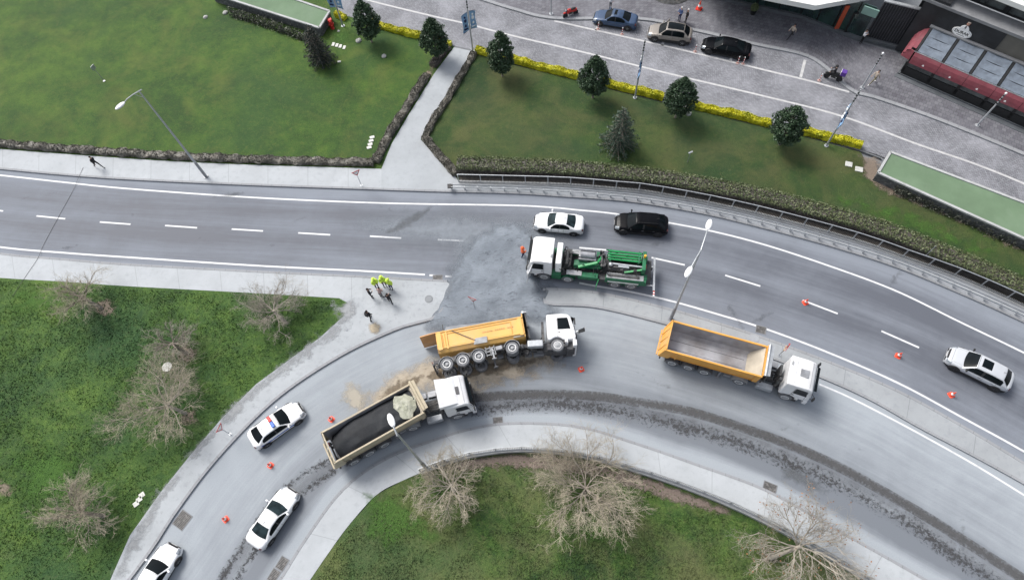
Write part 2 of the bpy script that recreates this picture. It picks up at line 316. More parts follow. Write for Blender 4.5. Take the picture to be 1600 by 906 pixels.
# ------------------------------------------------------------------ mesh tools
XF = [Matrix.Identity(4)]
def Rz(a): return Matrix.Rotation(a, 4, 'Z')
def T(x, y, z=0): return Matrix.Translation((x, y, z))
class MB:
    def __init__(s): s.v = []; s.f = []; s.m = []; s.uv = []
    def add(s, vs, fs, m=0, uvs=None):
        o = len(s.v); s.v += [tuple(q) for q in vs]; s.f += [tuple(i+o for i in f) for f in fs]; s.m += [m]*len(fs)
        if uvs is not None: s.uv += [tuple(q) for q in uvs]
        return s
    def hexa(s, b, t, m=0):
        return s.add(list(b)+list(t), [(3, 2, 1, 0), (4, 5, 6, 7), (0, 1, 5, 4), (1, 2, 6, 5), (2, 3, 7, 6), (3, 0, 4, 7)], m)
    def box(s, c, d, m=0, X=None):
        x, y, z = d[0]/2, d[1]/2, d[2]/2; c = Vector(c)
        q = [Vector(p) for p in ((-x, -y, -z), (x, -y, -z), (x, y, -z), (-x, y, -z), (-x, -y, z), (x, -y, z), (x, y, z), (-x, y, z))]
        q = [c+(X @ p if X else p) for p in q]; return s.hexa(q[:4], q[4:], m)
    def beam(s, a, b, wd, ht, m=0):
        a = Vector(a); b = Vector(b); d = b-a; L = d.length; q = d.to_track_quat('X', 'Z').to_matrix()
        return s.box((a+b)/2, (L, wd, ht), m, q)
    def prism(s, poly, z0, z1, m=0):
        n = len(poly); A = sum(poly[i][0]*poly[(i+1) % n][1]-poly[(i+1) % n][0]*poly[i][1] for i in range(n))
        if A < 0: poly = poly[::-1]
        return s.add([(p[0], p[1], z0) for p in poly]+[(p[0], p[1], z1) for p in poly],
                     [tuple(range(n))[::-1], tuple(range(n, 2*n))]+[(i, (i+1) % n, (i+1) % n+n, i+n) for i in range(n)], m)
    def extr(s, prof, y0, y1, m=0):      # profile in xz, extruded along y
        n = len(prof); return s.add([(p[0], y0, p[1]) for p in prof]+[(p[0], y1, p[1]) for p in prof],
                     [tuple(range(n)), tuple(range(n, 2*n))[::-1]]+[((i+1) % n, i, i+n, (i+1) % n+n) for i in range(n)], m)
    def tube(s, pts, rad, n=8, m=0, cap=True):
        pts = [Vector(p) for p in pts]; rad = rad if isinstance(rad, (list, tuple)) else [rad]*len(pts); vs = []; fs = []
        up = Vector((0.13, .21, .97))
        for i, p in enumerate(pts):
            d = (pts[min(i+1, len(pts)-1)]-pts[max(i-1, 0)]).normalized(); a = d.cross(up)
            if a.length < .05: a = d.cross(Vector((1, 0, 0)))
            a.normalize(); b = d.cross(a)
            vs += [p+(a*math.cos(t)+b*math.sin(t))*rad[i] for t in [2*math.pi*k/n for k in range(n)]]
        for i in range(len(pts)-1):
            fs += [(i*n+k, i*n+(k+1) % n, (i+1)*n+(k+1) % n, (i+1)*n+k) for k in range(n)]
        if cap: fs += [tuple(range(n))[::-1], tuple((len(pts)-1)*n+k for k in range(n))]
        return s.add(vs, fs, m)
    def cyl(s, a, b, r, n=16, m=0): return s.tube([a, b], r if isinstance(r, (list, tuple)) else [r, r], n, m)
    def lathe(s, c, prof, n=20, m=0, axis='Z'):
        vs = []; fs = []
        for (r, z) in prof:
            for k in range(n):
                t = 2*math.pi*k/n; x, y = r*math.cos(t), r*math.sin(t)
                q = (x, y, z) if axis == 'Z' else ((x, z, y) if axis == 'Y' else (z, x, y)); vs.append((c[0]+q[0], c[1]+q[1], c[2]+q[2]))
        for i in range(len(prof)-1): fs += [(i*n+k, i*n+(k+1) % n, (i+1)*n+(k+1) % n, (i+1)*n+k) for k in range(n)]
        return s.add(vs, fs, m)
    def ell(s, c, r, m=0, n=12, k=8, X=None):
        vs = []; c = Vector(c)
        for i in range(k+1):
            a = math.pi*i/k
            for j in range(n):
                b = 2*math.pi*j/n; p = Vector((r[0]*math.sin(a)*math.cos(b), r[1]*math.sin(a)*math.sin(b), r[2]*math.cos(a)))
                vs.append(c+(X @ p if X else p))
        return s.add(vs, [(i*n+j, (i+1)*n+j, (i+1)*n+(j+1) % n, i*n+(j+1) % n) for i in range(k) for j in range(n)], m)
    def build(s, name, mats, parent=None, smooth=False, bevel=0, loc=None, recalc=True):
        me = bpy.data.meshes.new(name)
        X = XF[-1]; vs = s.v if X == Matrix.Identity(4) else [tuple(X @ Vector(p)) for p in s.v]
        me.from_pydata(vs, [], s.f)
        for q in (mats if isinstance(mats, (list, tuple)) else [mats]): me.materials.append(M[q] if isinstance(q, str) else q)
        me.polygons.foreach_set('material_index', s.m)
        if s.uv:
            l = me.uv_layers.new(name='UVMap'); vi = np.empty(len(me.loops), int); me.loops.foreach_get('vertex_index', vi)
            l.data.foreach_set('uv', np.array(s.uv)[vi].ravel())
        if recalc and not s.uv:
            import bmesh
            bm = bmesh.new(); bm.from_mesh(me); bmesh.ops.recalc_face_normals(bm, faces=bm.faces); bm.to_mesh(me); bm.free()
        me.update()
        if smooth: me.shade_smooth(); me.set_sharp_from_angle(angle=R_(40))
        o = bpy.data.objects.new(name, me); COL.objects.link(o)
        if parent: o.parent = parent
        if loc: o.location = loc
        if bevel:
            b = o.modifiers.new('bevel', 'BEVEL'); b.width = bevel; b.segments = 2; b.limit_method = 'ANGLE'; b.angle_limit = R_(35)
            me.shade_smooth(); b.harden_normals = True
        return o
def tag(o, label=None, cat=None, group=None, kind=None):
    if label: o['label'] = label
    if cat: o['category'] = cat
    if group: o['group'] = group
    if kind: o['kind'] = kind
    return o
def thing(name, label, cat, loc, rz=0, group=None):
    o = bpy.data.objects.new(name, None); COL.objects.link(o); o.location = loc; o.rotation_euler = (0, 0, rz); o.empty_display_size = .2
    return tag(o, label, cat, group)
def copy_tree(o, parent=None):
    c = o.copy(); COL.objects.link(c); c.parent = parent
    for ch in [x for x in o.children]: copy_tree(ch, c)
    return c
def again(src, label, loc, rz):
    c = copy_tree(src); c.location = loc; c.rotation_euler = (0, 0, rz); c['label'] = label; return c

def smooth_line(pts, n):
    """Catmull-Rom through the points, resampled to n at even spacing"""
    p = [Vector(q) for q in pts]; p = [2*p[0]-p[1]]+p+[2*p[-1]-p[-2]]; out = []
    for i in range(1, len(p)-2):
        for k in range(16):
            t = k/16; a, b, c, d = p[i-1:i+3]
            out.append(.5*((2*b)+(c-a)*t+(2*a-5*b+4*c-d)*t*t+(3*b-a-3*c+d)*t**3))
    out.append(p[-2]); L = [0]
    for i in range(1, len(out)): L.append(L[-1]+(out[i]-out[i-1]).length)
    res = []; j = 0
    for k in range(n):
        s = L[-1]*k/(n-1)
        while j < len(L)-2 and L[j+1] < s: j += 1
        res.append(out[j].lerp(out[j+1], 0 if L[j+1] == L[j] else (s-L[j])/(L[j+1]-L[j])))
    return res
def W(pix, z=0): return [P(a, b, z) for a, b in pix]
def length(l): return sum((l[i+1]-l[i]).length for i in range(len(l)-1))
def offset(line, d):
    r = []
    for i, p in enumerate(line):
        t = (line[min(i+1, len(line)-1)]-line[max(i-1, 0)]); t.z = 0; t.normalize(); r.append(p+Vector((-t.y, t.x, 0))*d)
    return r
def ribbon(name, A, B, z, mat, kind='structure', n=120, thick=0, cross=1, parent=None, metric=False):
    A = smooth_line(A, n); B = smooth_line(B, n); m = MB(); vs = []; uvs = []; L = 0
    for i in range(n):
        if i: L += ((A[i]-A[i-1]).length+(B[i]-B[i-1]).length)/2
        for k in range(cross+1):
            q = A[i].lerp(B[i], k/cross); vs.append((q.x, q.y, z)); uvs.append((L, k/cross*((B[i]-A[i]).length if metric else 1)))
    c = cross+1; fs = [(i*c+k, i*c+k+1, (i+1)*c+k+1, (i+1)*c+k) for i in range(n-1) for k in range(cross)]
    a = Vector(vs[fs[0][1]])-Vector(vs[fs[0][0]]); b = Vector(vs[fs[0][3]])-Vector(vs[fs[0][0]])
    if a.cross(b).z < 0: fs = [f[::-1] for f in fs]
    m.add(vs, fs, 0, uvs)
    if thick:
        for edge in (0, cross):
            ev = []; eu = []
            for i in range(n): x, y, zz = vs[i*c+edge]; ev += [(x, y, z), (x, y, z-thick)]; eu += [uvs[i*c+edge]]*2
            m.add(ev, [(2*i, 2*i+1, 2*i+3, 2*i+2) for i in range(n-1)], 0, eu)
        for i in (0, n-1):
            q = [vs[i*c], vs[i*c+cross]]; m.add([q[0], q[1], (q[1][0], q[1][1], z-thick), (q[0][0], q[0][1], z-thick)], [(0, 1, 2, 3)], 0, [uvs[i*c]]*4)
    o = m.build(name, mat, parent)
    if kind: tag(o, kind=kind)
    return o
def slab(name, poly, z, mat, z0=-.4, kind='structure'):
    m = MB(); m.prism([(p.x, p.y) for p in poly], z0, z); o = m.build(name, mat)
    if kind: tag(o, kind=kind)
    return o
def line_strip(name, line, wd, z, mat, n=None, parent=None, kind='structure'):
    L = length(line); n = n or max(3, int(L/.8)); l = smooth_line(line, n)
    return ribbon(name, offset(l, wd/2), offset(l, -wd/2), z, mat, kind, n, parent=parent)
def kerb(name, line, wd=.18, z=.15, mat='kerb', z0=-.1):
    n = max(4, int(length(line)/.8)); l = smooth_line(line, n)
    return ribbon(name, offset(l, wd/2), offset(l, -wd/2), z, mat, 'structure', n, thick=z-z0)
def inside_dist(poly, X, Y):
    px = np.array([p.x for p in poly]); py = np.array([p.y for p in poly]); n = len(px); ins = np.zeros(X.shape, bool); D = np.full(X.shape, 1e9)
    for i in range(n):
        x1, y1, x2, y2 = px[i], py[i], px[(i+1) % n], py[(i+1) % n]
        c = ((y1 > Y) != (y2 > Y)) & (X < (x2-x1)*(Y-y1)/(y2-y1+1e-12)+x1); ins ^= c
        t = np.clip(((X-x1)*(x2-x1)+(Y-y1)*(y2-y1))/((x2-x1)**2+(y2-y1)**2+1e-12), 0, 1)
        D = np.minimum(D, np.hypot(X-x1-t*(x2-x1), Y-y1-t*(y2-y1)))
    return ins, D
def decal(name, pix, z, mat, step=.3, hfun=None, label=None, cat=None, kind='structure', world=None):
    poly = world or W(pix, z); xs = [p.x for p in poly]; ys = [p.y for p in poly]
    nx = int((max(xs)-min(xs))/step)+2; ny = int((max(ys)-min(ys))/step)+2
    X, Y = np.meshgrid(min(xs)+np.arange(nx)*step, min(ys)+np.arange(ny)*step, indexing='ij'); ins, D = inside_dist(poly, X, Y)
    Z = np.full(X.shape, float(z))
    if hfun: Z = Z+np.where(ins, hfun(X, Y, D), 0)
    E = np.where(ins, D, 0); idx = -np.ones(X.shape, int); vs = []; es = []; fs = []
    cell = ins[:-1, :-1] | ins[1:, :-1] | ins[:-1, 1:] | ins[1:, 1:]
    for i, j in zip(*np.nonzero(cell)):
        q = []
        for a, b in ((i, j), (i+1, j), (i+1, j+1), (i, j+1)):
            if idx[a, b] < 0: idx[a, b] = len(vs); vs.append((X[a, b], Y[a, b], Z[a, b])); es.append(E[a, b])
            q.append(idx[a, b])
        fs.append(tuple(int(x) for x in q))
    me = bpy.data.meshes.new(name); me.from_pydata(vs, [], fs); me.materials.append(M[mat]); at = me.attributes.new('edge', 'FLOAT', 'POINT'); at.data.foreach_set('value', es)
    me.shade_smooth(); o = bpy.data.objects.new(name, me); COL.objects.link(o); return tag(o, label, cat, kind=kind)
def quadcloud(name, C, size, mat, parent=None, nrm=None, flat=0.0, kind=None, aspect=.6, sizevar=.5):
    """many small leaf faces at the points C"""
    C = np.asarray(C, float); N = len(C); a = rng.normal(size=(N, 3)); 
    if nrm is not None: a = a*(1-flat)+np.asarray(nrm)*flat*2
    a /= np.linalg.norm(a, axis=1)[:, None]; b = rng.normal(size=(N, 3)); u = np.cross(a, b); u /= np.linalg.norm(u, axis=1)[:, None]; v = np.cross(a, u)
    s = (size*(1-sizevar/2+sizevar*rng.random(N)))[:, None]
    V = np.stack([C-u*s, C-v*s*aspect, C+u*s, C+v*s*aspect], 1).reshape(-1, 3)
    X = XF[-1]
    me = bpy.data.meshes.new(name); me.vertices.add(4*N); me.vertices.foreach_set('co', V.ravel()); me.loops.add(4*N); me.loops.foreach_set('vertex_index', np.arange(4*N))
    me.polygons.add(N); me.polygons.foreach_set('loop_start', np.arange(N)*4); me.update(calc_edges=True); me.materials.append(M[mat])
    o = bpy.data.objects.new(name, me); COL.objects.link(o)
    if parent: o.parent = parent
    return tag(o, kind=kind)
def text(name, body, size, mat, parent, loc, rot, ext=.01, align='CENTER', shear=0, font_off=0):
    c = bpy.data.curves.new(name, 'FONT'); c.body = body; c.size = size; c.extrude = ext; c.align_x = align; c.align_y = 'CENTER'; c.shear = shear; c.offset = font_off
    c.materials.append(M[mat]); t = bpy.data.objects.new(name, c); COL.objects.link(t)
    dg = bpy.context.evaluated_depsgraph_get(); me = bpy.data.meshes.new_from_object(t.evaluated_get(dg)); bpy.data.objects.remove(t)
    o = bpy.data.objects.new(name, me); COL.objects.link(o); o.parent = parent; o.location = loc; o.rotation_euler = rot; return o
# ================================================================== THE SETTING
g = MB(); g.add([(-3000, -3000, -.45), (3000, -3000, -.45), (3000, 3000, -.45), (-3000, 3000, -.45)], [(0, 1, 2, 3)]); tag(g.build('ground', 'ground', recalc=False), kind='structure')
slab('ground_base', W([(-260, 1100), (-260, -120), (1900, -160), (1900, 1100)]), -.12, 'asphalt_plain', -.44)

UP_KERB = [(-160, 246), (0, 263), (120, 274), (232, 281), (400, 288.5), (560, 294), (680, 298), (800, 301), (880, 306), (940, 310), (1000, 316), (1100, 333), (1200, 357), (1300, 384), (1400, 416), (1500, 457), (1600, 502), (1720, 562)]
LO_KERB = [(-160, 372), (0, 396), (100, 405), (199, 413), (400, 424), (566, 432), (698, 439), (850, 449), (900, 452), (960, 461), (1048, 482), (1110, 500), (1180, 522), (1290, 562), (1400, 608), (1500, 662), (1600, 722), (1720, 800)]
ribbon('main_road', W(UP_KERB), W(LO_KERB), 0.0, 'asphalt', n=200, cross=2)
RO = [(110, 1000), (160, 955), (200, 906), (241, 850), (274, 799), (330, 725), (400, 650), (460, 600), (540, 550), (615, 515), (671, 499), (760, 478), (851, 474), (932, 480), (1045, 507), (1160, 542), (1280, 588), (1360, 624), (1436, 667), (1520, 711), (1600, 755), (1720, 825)]
RI = [(370, 1010), (402, 955), (437, 906), (480, 838), (535, 765), (600, 718), (670, 690), (735, 670), (800, 661), (901, 666), (989, 691), (1087, 725), (1200, 767), (1318, 833), (1447, 906), (1560, 980), (1640, 1040)]
ribbon('ramp_road', W(RO), W(RI), 0.002, 'asphalt_ramp', n=200, cross=2)
slab('road_junction', W([(640, 420), (900, 430), (930, 500), (640, 520)]), -.006, 'asphalt_plain', -.1)

# pavements
UL_TOP = [(-160, 217), (0, 233), (132, 243), (265, 252), (400, 258), (500, 261), (596, 264)]
ribbon('pavement_by_lawn', W(UL_TOP, .12), W([(-160, 246), (0, 263), (120, 274), (232, 281), (400, 288.5), (596, 295)], .12), .12, 'concrete', n=100, thick=.3)
slab('pavement_corner', W([(596, 264), (612, 225), (636, 184), (678, 116), (710, 73.5), (738, 79), (715, 119), (693, 156), (657, 218), (711, 275), (718, 286), (820, 289), (892, 293), (892, 306.5), (800, 301), (680, 298), (596, 295)], .12), .122, 'concrete_path')
STRIP_T = [(892, 292), (964, 297.5), (1000, 300), (1032, 305), (1108, 319), (1200, 340), (1332, 376), (1415, 405), (1498, 435), (1600, 480), (1720, 536)]
ribbon('pavement_under_fence', W(STRIP_T, .12), W(UP_KERB[8:], .12), .12, 'concrete_strip', n=120, thick=.3)
kerb('kerb_upper', W(UP_KERB, .14), .2, .14)
ribbon('pavement_lower_left', W([(-160, 373), (0, 397), (100, 406), (199, 414), (400, 425), (500, 429), (566, 433)], .12), W([(-160, 420), (0, 434), (100, 440), (199, 447), (400, 458), (500, 464), (566, 468)], .12), .12, 'concrete', n=90, thick=.3)
slab('pavement_gore', W([(566, 433), (640, 436), (698, 440), (712, 452), (700, 478), (671, 499), (640, 506), (615, 515), (580, 530), (540, 550), (500, 574), (460, 600), (430, 624), (400, 650), (365, 685), (330, 725), (300, 763), (274, 799), (241, 850), (200, 906), (150, 965), (110, 1000), (90, 990), (140, 950), (172, 906), (203, 836), (250, 770), (297, 711), (345, 655), (400, 600), (460, 556), (499, 528), (539, 492), (545, 474), (530, 466), (566, 466)], .12), .121, 'concrete_gore')
kerb('kerb_lower', W([(-160, 372), (0, 396), (100, 405), (199, 413), (400, 424), (566, 432), (698, 439)], .14), .2, .14)
kerb('kerb_ramp_outer', W(RO[:10]+[(650, 504), (671, 499), (684, 492), (694, 480)], .15), .22, .15)
ISL_U = [(853, 451), (900, 453), (960, 462), (1048, 483), (1110, 501), (1180, 523), (1290, 563), (1400, 609), (1500, 663), (1600, 723), (1720, 801)]
ISL_L = [(851, 473), (932, 479), (1045, 506), (1100, 522), (1160, 541), (1280, 587), (1360, 623), (1436, 666), (1520, 710), (1600, 754), (1720, 824)]
ribbon('traffic_island', W(ISL_U, .12), W(ISL_L, .12), .12, 'island', n=110, thick=.3)
kerb('kerb_island_upper', W(ISL_U, .14), .2, .14); kerb('kerb_island_lower', W([(851, 450)]+ISL_L, .14), .2, .14, 'kerb')
RII = [(420, 1000), (450, 955), (484, 906), (510, 868), (545, 820), (589, 772), (630, 750), (667, 735), (738, 713), (800, 706), (864, 708), (930, 719), (989, 736), (1053, 757), (1130, 787), (1200, 820), (1270, 858), (1340, 899), (1440, 962), (1520, 1015)]
ribbon('pavement_inner', W(RI[:-1], .12), W(RII, .12), .12, 'concrete', n=150, thick=.3)
kerb('kerb_inner', W(RI, .14), .2, .14)

# lawns
LZ = .10
slab('lawn_upper_left', W([(-160, 219), (0, 234), (132, 244), (265, 253), (400, 259), (500, 262), (596, 265), (612, 226), (636, 185), (678, 117), (711, 74), (640, 55), (560, 30), (540, 25), (524, 12), (480, -30), (380, -70), (300, -120), (-160, -120)], LZ), LZ, 'lawn_mown')
slab('lawn_upper_right', W([(738, 80), (715, 120), (693, 157), (657, 219), (711, 276), (718, 287), (820, 290), (892, 294), (1000, 302), (1108, 321), (1200, 342), (1332, 378), (1415, 407), (1498, 437), (1600, 482), (1720, 538), (1720, 440), (1600, 386), (1370, 285), (1345, 238), (1273, 218), (1197, 200), (1081, 171), (992, 150), (896, 125), (800, 101), (750, 86)], LZ), LZ, 'lawn_right')
slab('lawn_lower_left', W([(-160, 419), (0, 433), (100, 439), (199, 446), (400, 457), (500, 463), (530, 466), (545, 474), (539, 492), (499, 528), (460, 556), (400, 600), (345, 655), (297, 711), (250, 770), (203, 836), (172, 906), (140, 950), (90, 990), (60, 1060), (-160, 1060)], LZ), LZ+.015, 'lawn_rough')
slab('lawn_bottom', W(RII+[(1520, 1060), (420, 1060)], LZ), LZ, 'lawn_rough_dry')

# upper street and its pavement
ST_LO = [(480, 8), (560, 30), (632, 50), (711, 73), (738, 79), (797, 92), (896, 116), (992, 142), (1081, 162), (1197, 191), (1273, 208), (1345, 234), (1378, 245), (1480, 290), (1600, 345), (1700, 392)]
ST_UP = [(640, -26), (700, -12), (744, -4), (800, 13), (866, 28), (1000, 29), (1083, 46), (1182, 69), (1249, 83), (1283, 99), (1332, 141), (1366, 151), (1448, 179), (1520, 207), (1600, 240), (1700, 282)]
ribbon('cobbled_street', W([(380, -22)]+ST_LO), W([(560, -46)]+ST_UP), .0, 'cobble', n=160, cross=2, metric=True)
SB = [(700, -60), (850, -60), (1000, -40), (1060, -17), (1124, 0), (1182, 15), (1250, 30), (1340, 65), (1405, 84), (1500, 120), (1600, 165), (1700, 210)]
ribbon('block_pavement', W([(560, -47)]+ST_UP, .12), W([(640, -90)]+SB, .12), .12, 'blocks', n=160, cross=2, thick=.2, metric=True)
kerb('kerb_street', W(ST_UP, .13), .38, .135, 'kerb')
kerb('kerb_path_end', W([(710, 73), (738, 79)], .13), .2, .13, 'kerb_dark')
kerb('kerb_garden', W([(738, 79), (797, 93), (896, 117), (992, 143), (1081, 163), (1197, 192), (1273, 209), (1345, 235), (1378, 247)], .13), .15, .12, 'kerb_dark')

# ---- painted markings
def mark(pix, wd=.16, mat='line', z=.006): return line_strip('road_marking', W(pix), wd, z, mat)
mark([(-160, 258), (0, 274), (100, 285), (200, 295), (400, 309), (600, 317.5), (800, 321), (870, 325), (900, 328), (960, 334), (1050, 349), (1120, 363), (1200, 384), (1300, 417), (1399, 454), (1498, 502), (1600, 551), (1700, 602)], .17)
mark([(-160, 362), (0, 386), (100, 395), (200, 402), (400, 415), (560, 423), (664, 429)], .17); mark([(671, 430), (690, 431)], .17); mark([(696, 431.5), (708, 432.5)], .17)
mark([(905, 442), (926, 446), (985, 456), (1048, 470), (1122, 491), (1200, 515), (1300, 553), (1405, 599), (1500, 650), (1600, 705), (1700, 765)], .17)
mark([(1280, 600), (1320, 617), (1370, 642), (1436, 677), (1520, 724), (1600, 773), (1700, 836)], .15)
DASH = [((-46, 323), (5, 330)), ((57, 337.5), (102, 342)), ((156, 347), (204, 350.5)), ((258, 352.5), (308, 356)), ((362, 358), (411, 361)), ((466, 364), (516, 367)), ((578, 369), (627, 372)), ((684, 374.5), (733, 376.5)),
        ((780, 378), (834, 382)), ((905, 387), (950, 391)), ((1018, 402.5), (1070, 414)), ((1133, 430), (1188, 447)), ((1254, 469), (1309, 490)), ((1377, 517), (1436, 543)), ((1510, 580), (1570, 612))]
for a, b in DASH: mark([a, b], .16)
mark([(470, -28), (572, 0), (665, 23), (731, 38), (800, 56), (916, 83), (1048, 116), (1200, 152), (1316, 182), (1432, 225), (1520, 255), (1600, 287), (1700, 332)], .22, 'line_old')
mark([(866, 33), (999, 63), (1081, 82), (1200, 111), (1266, 127), (1327, 144)], .22, 'line_old')
for a, b in [((936, 37), (931, 48)), ((1037, 62), (1035, 72)), ((1144, 87), (1141, 96)), ((1258, 94), (1251, 121))]: mark([a, b], .28, 'line_old')

# ---- stains, tracks, dust, spilled stuff
def trk(pix, wd, mat): 
    l = smooth_line(W(pix), 160); return tag(ribbon('tyre_track', offset(l, wd/2), offset(l, -wd/2), .010 if mat == 'track' else (.0135 if mat == 'smear' else .012), mat, 'structure', 160), kind='structure')
trk([(728, 622), (800, 617), (870, 616), (935, 619), (989, 627), (1050, 637), (1104, 650), (1200, 682), (1270, 710), (1335, 742), (1436, 800), (1504, 843), (1600, 905), (1700, 975)], .78, 'track')
trk([(735, 642), (800, 634), (870, 632), (935, 637), (1036, 659), (1120, 681), (1200, 708), (1335, 770), (1436, 828), (1521, 887), (1600, 940)], 1.5, 'track2')
trk([(735, 631), (800, 625), (870, 624), (935, 628), (1036, 648), (1104, 664), (1200, 695), (1335, 756), (1436, 814), (1521, 872), (1600, 925), (1700, 990)], 2.6, 'smear'); trk([(522, 724), (462, 765), (424, 805), (390, 853), (358, 904), (332, 955)], 2.0, 'smear')
trk([(516, 716), (454, 755), (418, 795), (383, 846), (347, 903), (320, 955)], .8, 'track2'); trk([(524, 734), (468, 775), (430, 815), (398, 861), (370, 905), (345, 955)], .7, 'track2')
decal('dust_film', [(500, 345), (600, 322), (760, 322), (900, 335), (930, 360), (870, 400), (890, 449), (800, 446), (715, 436), (700, 432), (690, 400), (600, 385)], .014, 'dust', .35)
def hs(X, Y, D):
    n = np.sin(X*1.7+Y*.6)*.5+np.sin(Y*2.3-X*.9+1)*.5+np.sin(X*4.1+2)*np.sin(Y*3.7)*.5
    return np.clip(D*.14, 0, .22)*(1+.22*n)
decal('spilled_asphalt', [(700, 418), (716, 392), (736, 366), (770, 350), (815, 346), (850, 368), (848, 410), (852, 440), (872, 449), (864, 470), (880, 486), (862, 510), (760, 520), (690, 532), (660, 518), (660, 498), (678, 468), (690, 440)], .02, 'spill', .2, hs, 'dark grey asphalt grit spread across both roads beside the tipped truck', 'spilled grit', 'stuff')
# what lies on the island/gore height as well
def sand(pix, z, mat, label, step=.25, h=0.0):
    return decal('spread_sand', pix, z, mat, step, (lambda X, Y, D: np.clip(D*.08, 0, h)) if h else None, label, 'sand', 'stuff')
sand([(548, 648), (575, 606), (620, 572), (680, 552), (700, 540), (870, 534), (884, 572), (810, 604), (745, 616), (700, 612), (650, 622), (600, 650)], .018, 'sand', 'pale tan sand spread under and beside the tipped truck', h=.04)
sand([(585, 628), (604, 604), (650, 585), (690, 570), (760, 565), (850, 555), (855, 566), (800, 582), (740, 592), (660, 597), (620, 618), (600, 632)], .07, 'sand_dark', 'dark oily soil in the middle of the tan sand by the tipped truck')
sand([(526, 618), (540, 598), (566, 598), (582, 622), (566, 648), (542, 640)], .02, 'sand_pale', 'small pale dusting of sand on the ramp beside the sand spread')
decal('sand_heap', [(574+12*(1+math.cos(t)), 513+11*math.sin(t)) for t in [i*.4 for i in range(16)]], .128, 'sand_spot', .12, lambda X, Y, D: np.clip(D*.25, 0, .2), 'small round heap of tan sand on the pavement by the lone person in black', 'sand heap', 'stuff')
decal('gravel_verge', [(520, 470), (556, 468), (562, 490), (545, 512), (505, 540), (462, 572), (405, 618), (350, 672), (300, 730), (255, 790), (220, 850), (190, 910), (170, 910), (200, 836), (245, 770), (292, 708), (342, 650), (398, 595), (456, 552), (495, 524), (530, 492), (505, 480)], .128, 'gravel_verge', .3, kind='structure')
for i, (pix, mt) in enumerate([
    ([(1340, 235), (1372, 250), (1388, 280), (1470, 320), (1560, 366), (1600, 385), (1600, 398), (1530, 362), (1440, 322), (1380, 300), (1350, 280)], 'dirt_bare'),
    ([(660, 118), (684, 84), (700, 78), (690, 96), (664, 132)], 'dirt_bare'), ([(1210, 215), (1226, 216), (1226, 232), (1210, 230)], 'lush'),
    ([(690, 732), (740, 713), (800, 706), (862, 708), (900, 718), (990, 738), (1060, 762), (1150, 799), (1130, 806), (1040, 782), (960, 752), (880, 738), (790, 730), (720, 738)], 'mulch'),
    ([(144, 470), (172, 466), (182, 486), (166, 500), (146, 492)], 'dirt_bare'), ([(272, 538), (300, 534), (308, 556), (292, 570), (274, 562)], 'dirt_bare'),
    ([(282, 640), (308, 636), (316, 656), (300, 668), (280, 660)], 'dirt_bare'), ([(-5, 750), (14, 748), (22, 764), (10, 776), (-5, 772)], 'dirt_bare'), ([(1186, 856), (1212, 854), (1218, 876), (1200, 888), (1184, 878)], 'dirt_bare'),
    ([(516, 48), (540, 42), (556, 58), (545, 72), (520, 68)], 'lush'), ([(1300, 300), (1400, 318), (1480, 352), (1560, 392), (1540, 408), (1460, 375), (1380, 345), (1310, 325)], 'lush'),
    ([(880, 640+150), (1000, 800), (980, 860), (860, 850)], 'lush'), ([(10, 700), (120, 690), (140, 790), (30, 800)], 'lush'), ([(20, 450), (140, 452), (130, 480), (10, 500)], 'lush'),
    ([(220, 600), (300, 640), (240, 700), (190, 660)], 'lush'), ([(560, 760), (650, 780), (700, 850), (560, 860)], 'lush')]):
    decal('soil_patch' if mt != 'lush' else 'grass_patch', pix, LZ+.022+.0012*i, mt, .3, kind='structure')
decal('damp_patch', [(1215, 728), (1240, 726), (1268, 742), (1300, 765), (1285, 775), (1250, 762), (1222, 748)], .016, 'damp', .2, kind='structure')
for px_, py_, l_, a_ in [(358, 305, 1.6, .1), (1150, 495, 1.4, 1.9), (1400, 432, 1.3, .8), (1192, 496, 1.2, .3), (1505, 838, 1.2, 1.2), (640, 345, 2.6, .5), (790, 650, .4, 0), (1030, 380, 1.2, .1)]:
    c_ = P(px_, py_); q_ = [c_+Vector((math.cos(a_)*l_*math.cos(t)-math.sin(a_)*l_*.25*math.sin(t), math.sin(a_)*l_*math.cos(t)+math.cos(a_)*l_*.25*math.sin(t), .018)) for t in [i*.52 for i in range(12)]]
    decal('road_stain', None, .018, 'damp', .12, kind='structure', world=q_)

random.seed(31)
for k in range(26):
    px_, py_ = random.choice([(random.uniform(30, 640), random.uniform(300, 400)), (random.uniform(1060, 1560), 0), (random.uniform(900, 1500), 1)])
    if py_ == 0: py_ = 400+(px_-1060)*.42+random.uniform(-20, 60)
    if py_ == 1: py_ = 590+(px_-900)*.30+random.uniform(-60, 10)
    c_ = P(px_, py_); a_ = random.gauss(-.15, .5); L_ = random.uniform(.25, 1.3); R0 = random.uniform(.05, .22)
    q_ = [c_+Vector((math.cos(a_)*L_*math.cos(t)-math.sin(a_)*R0*math.sin(t), math.sin(a_)*L_*math.cos(t)+math.cos(a_)*R0*math.sin(t), .02)) for t in [i*.52 for i in range(12)]]
    decal('road_stain', None, .02+.0006*k, 'damp', .08, kind='structure', world=q_)
ribbon('hedge_shade_strip', W([(716, 262), (820, 266), (1000, 280), (1100, 296), (1200, 316), (1332, 352), (1448, 394), (1600, 460), (1700, 506)], .13), W([(718, 285), (820, 287.5), (892, 290), (1000, 299), (1108, 318), (1200, 339), (1332, 375), (1415, 404), (1498, 434), (1600, 479), (1700, 529)], .13), .135, 'shade_strip', n=100)  # dark strip standing in for the shaded ground between hedge and railing
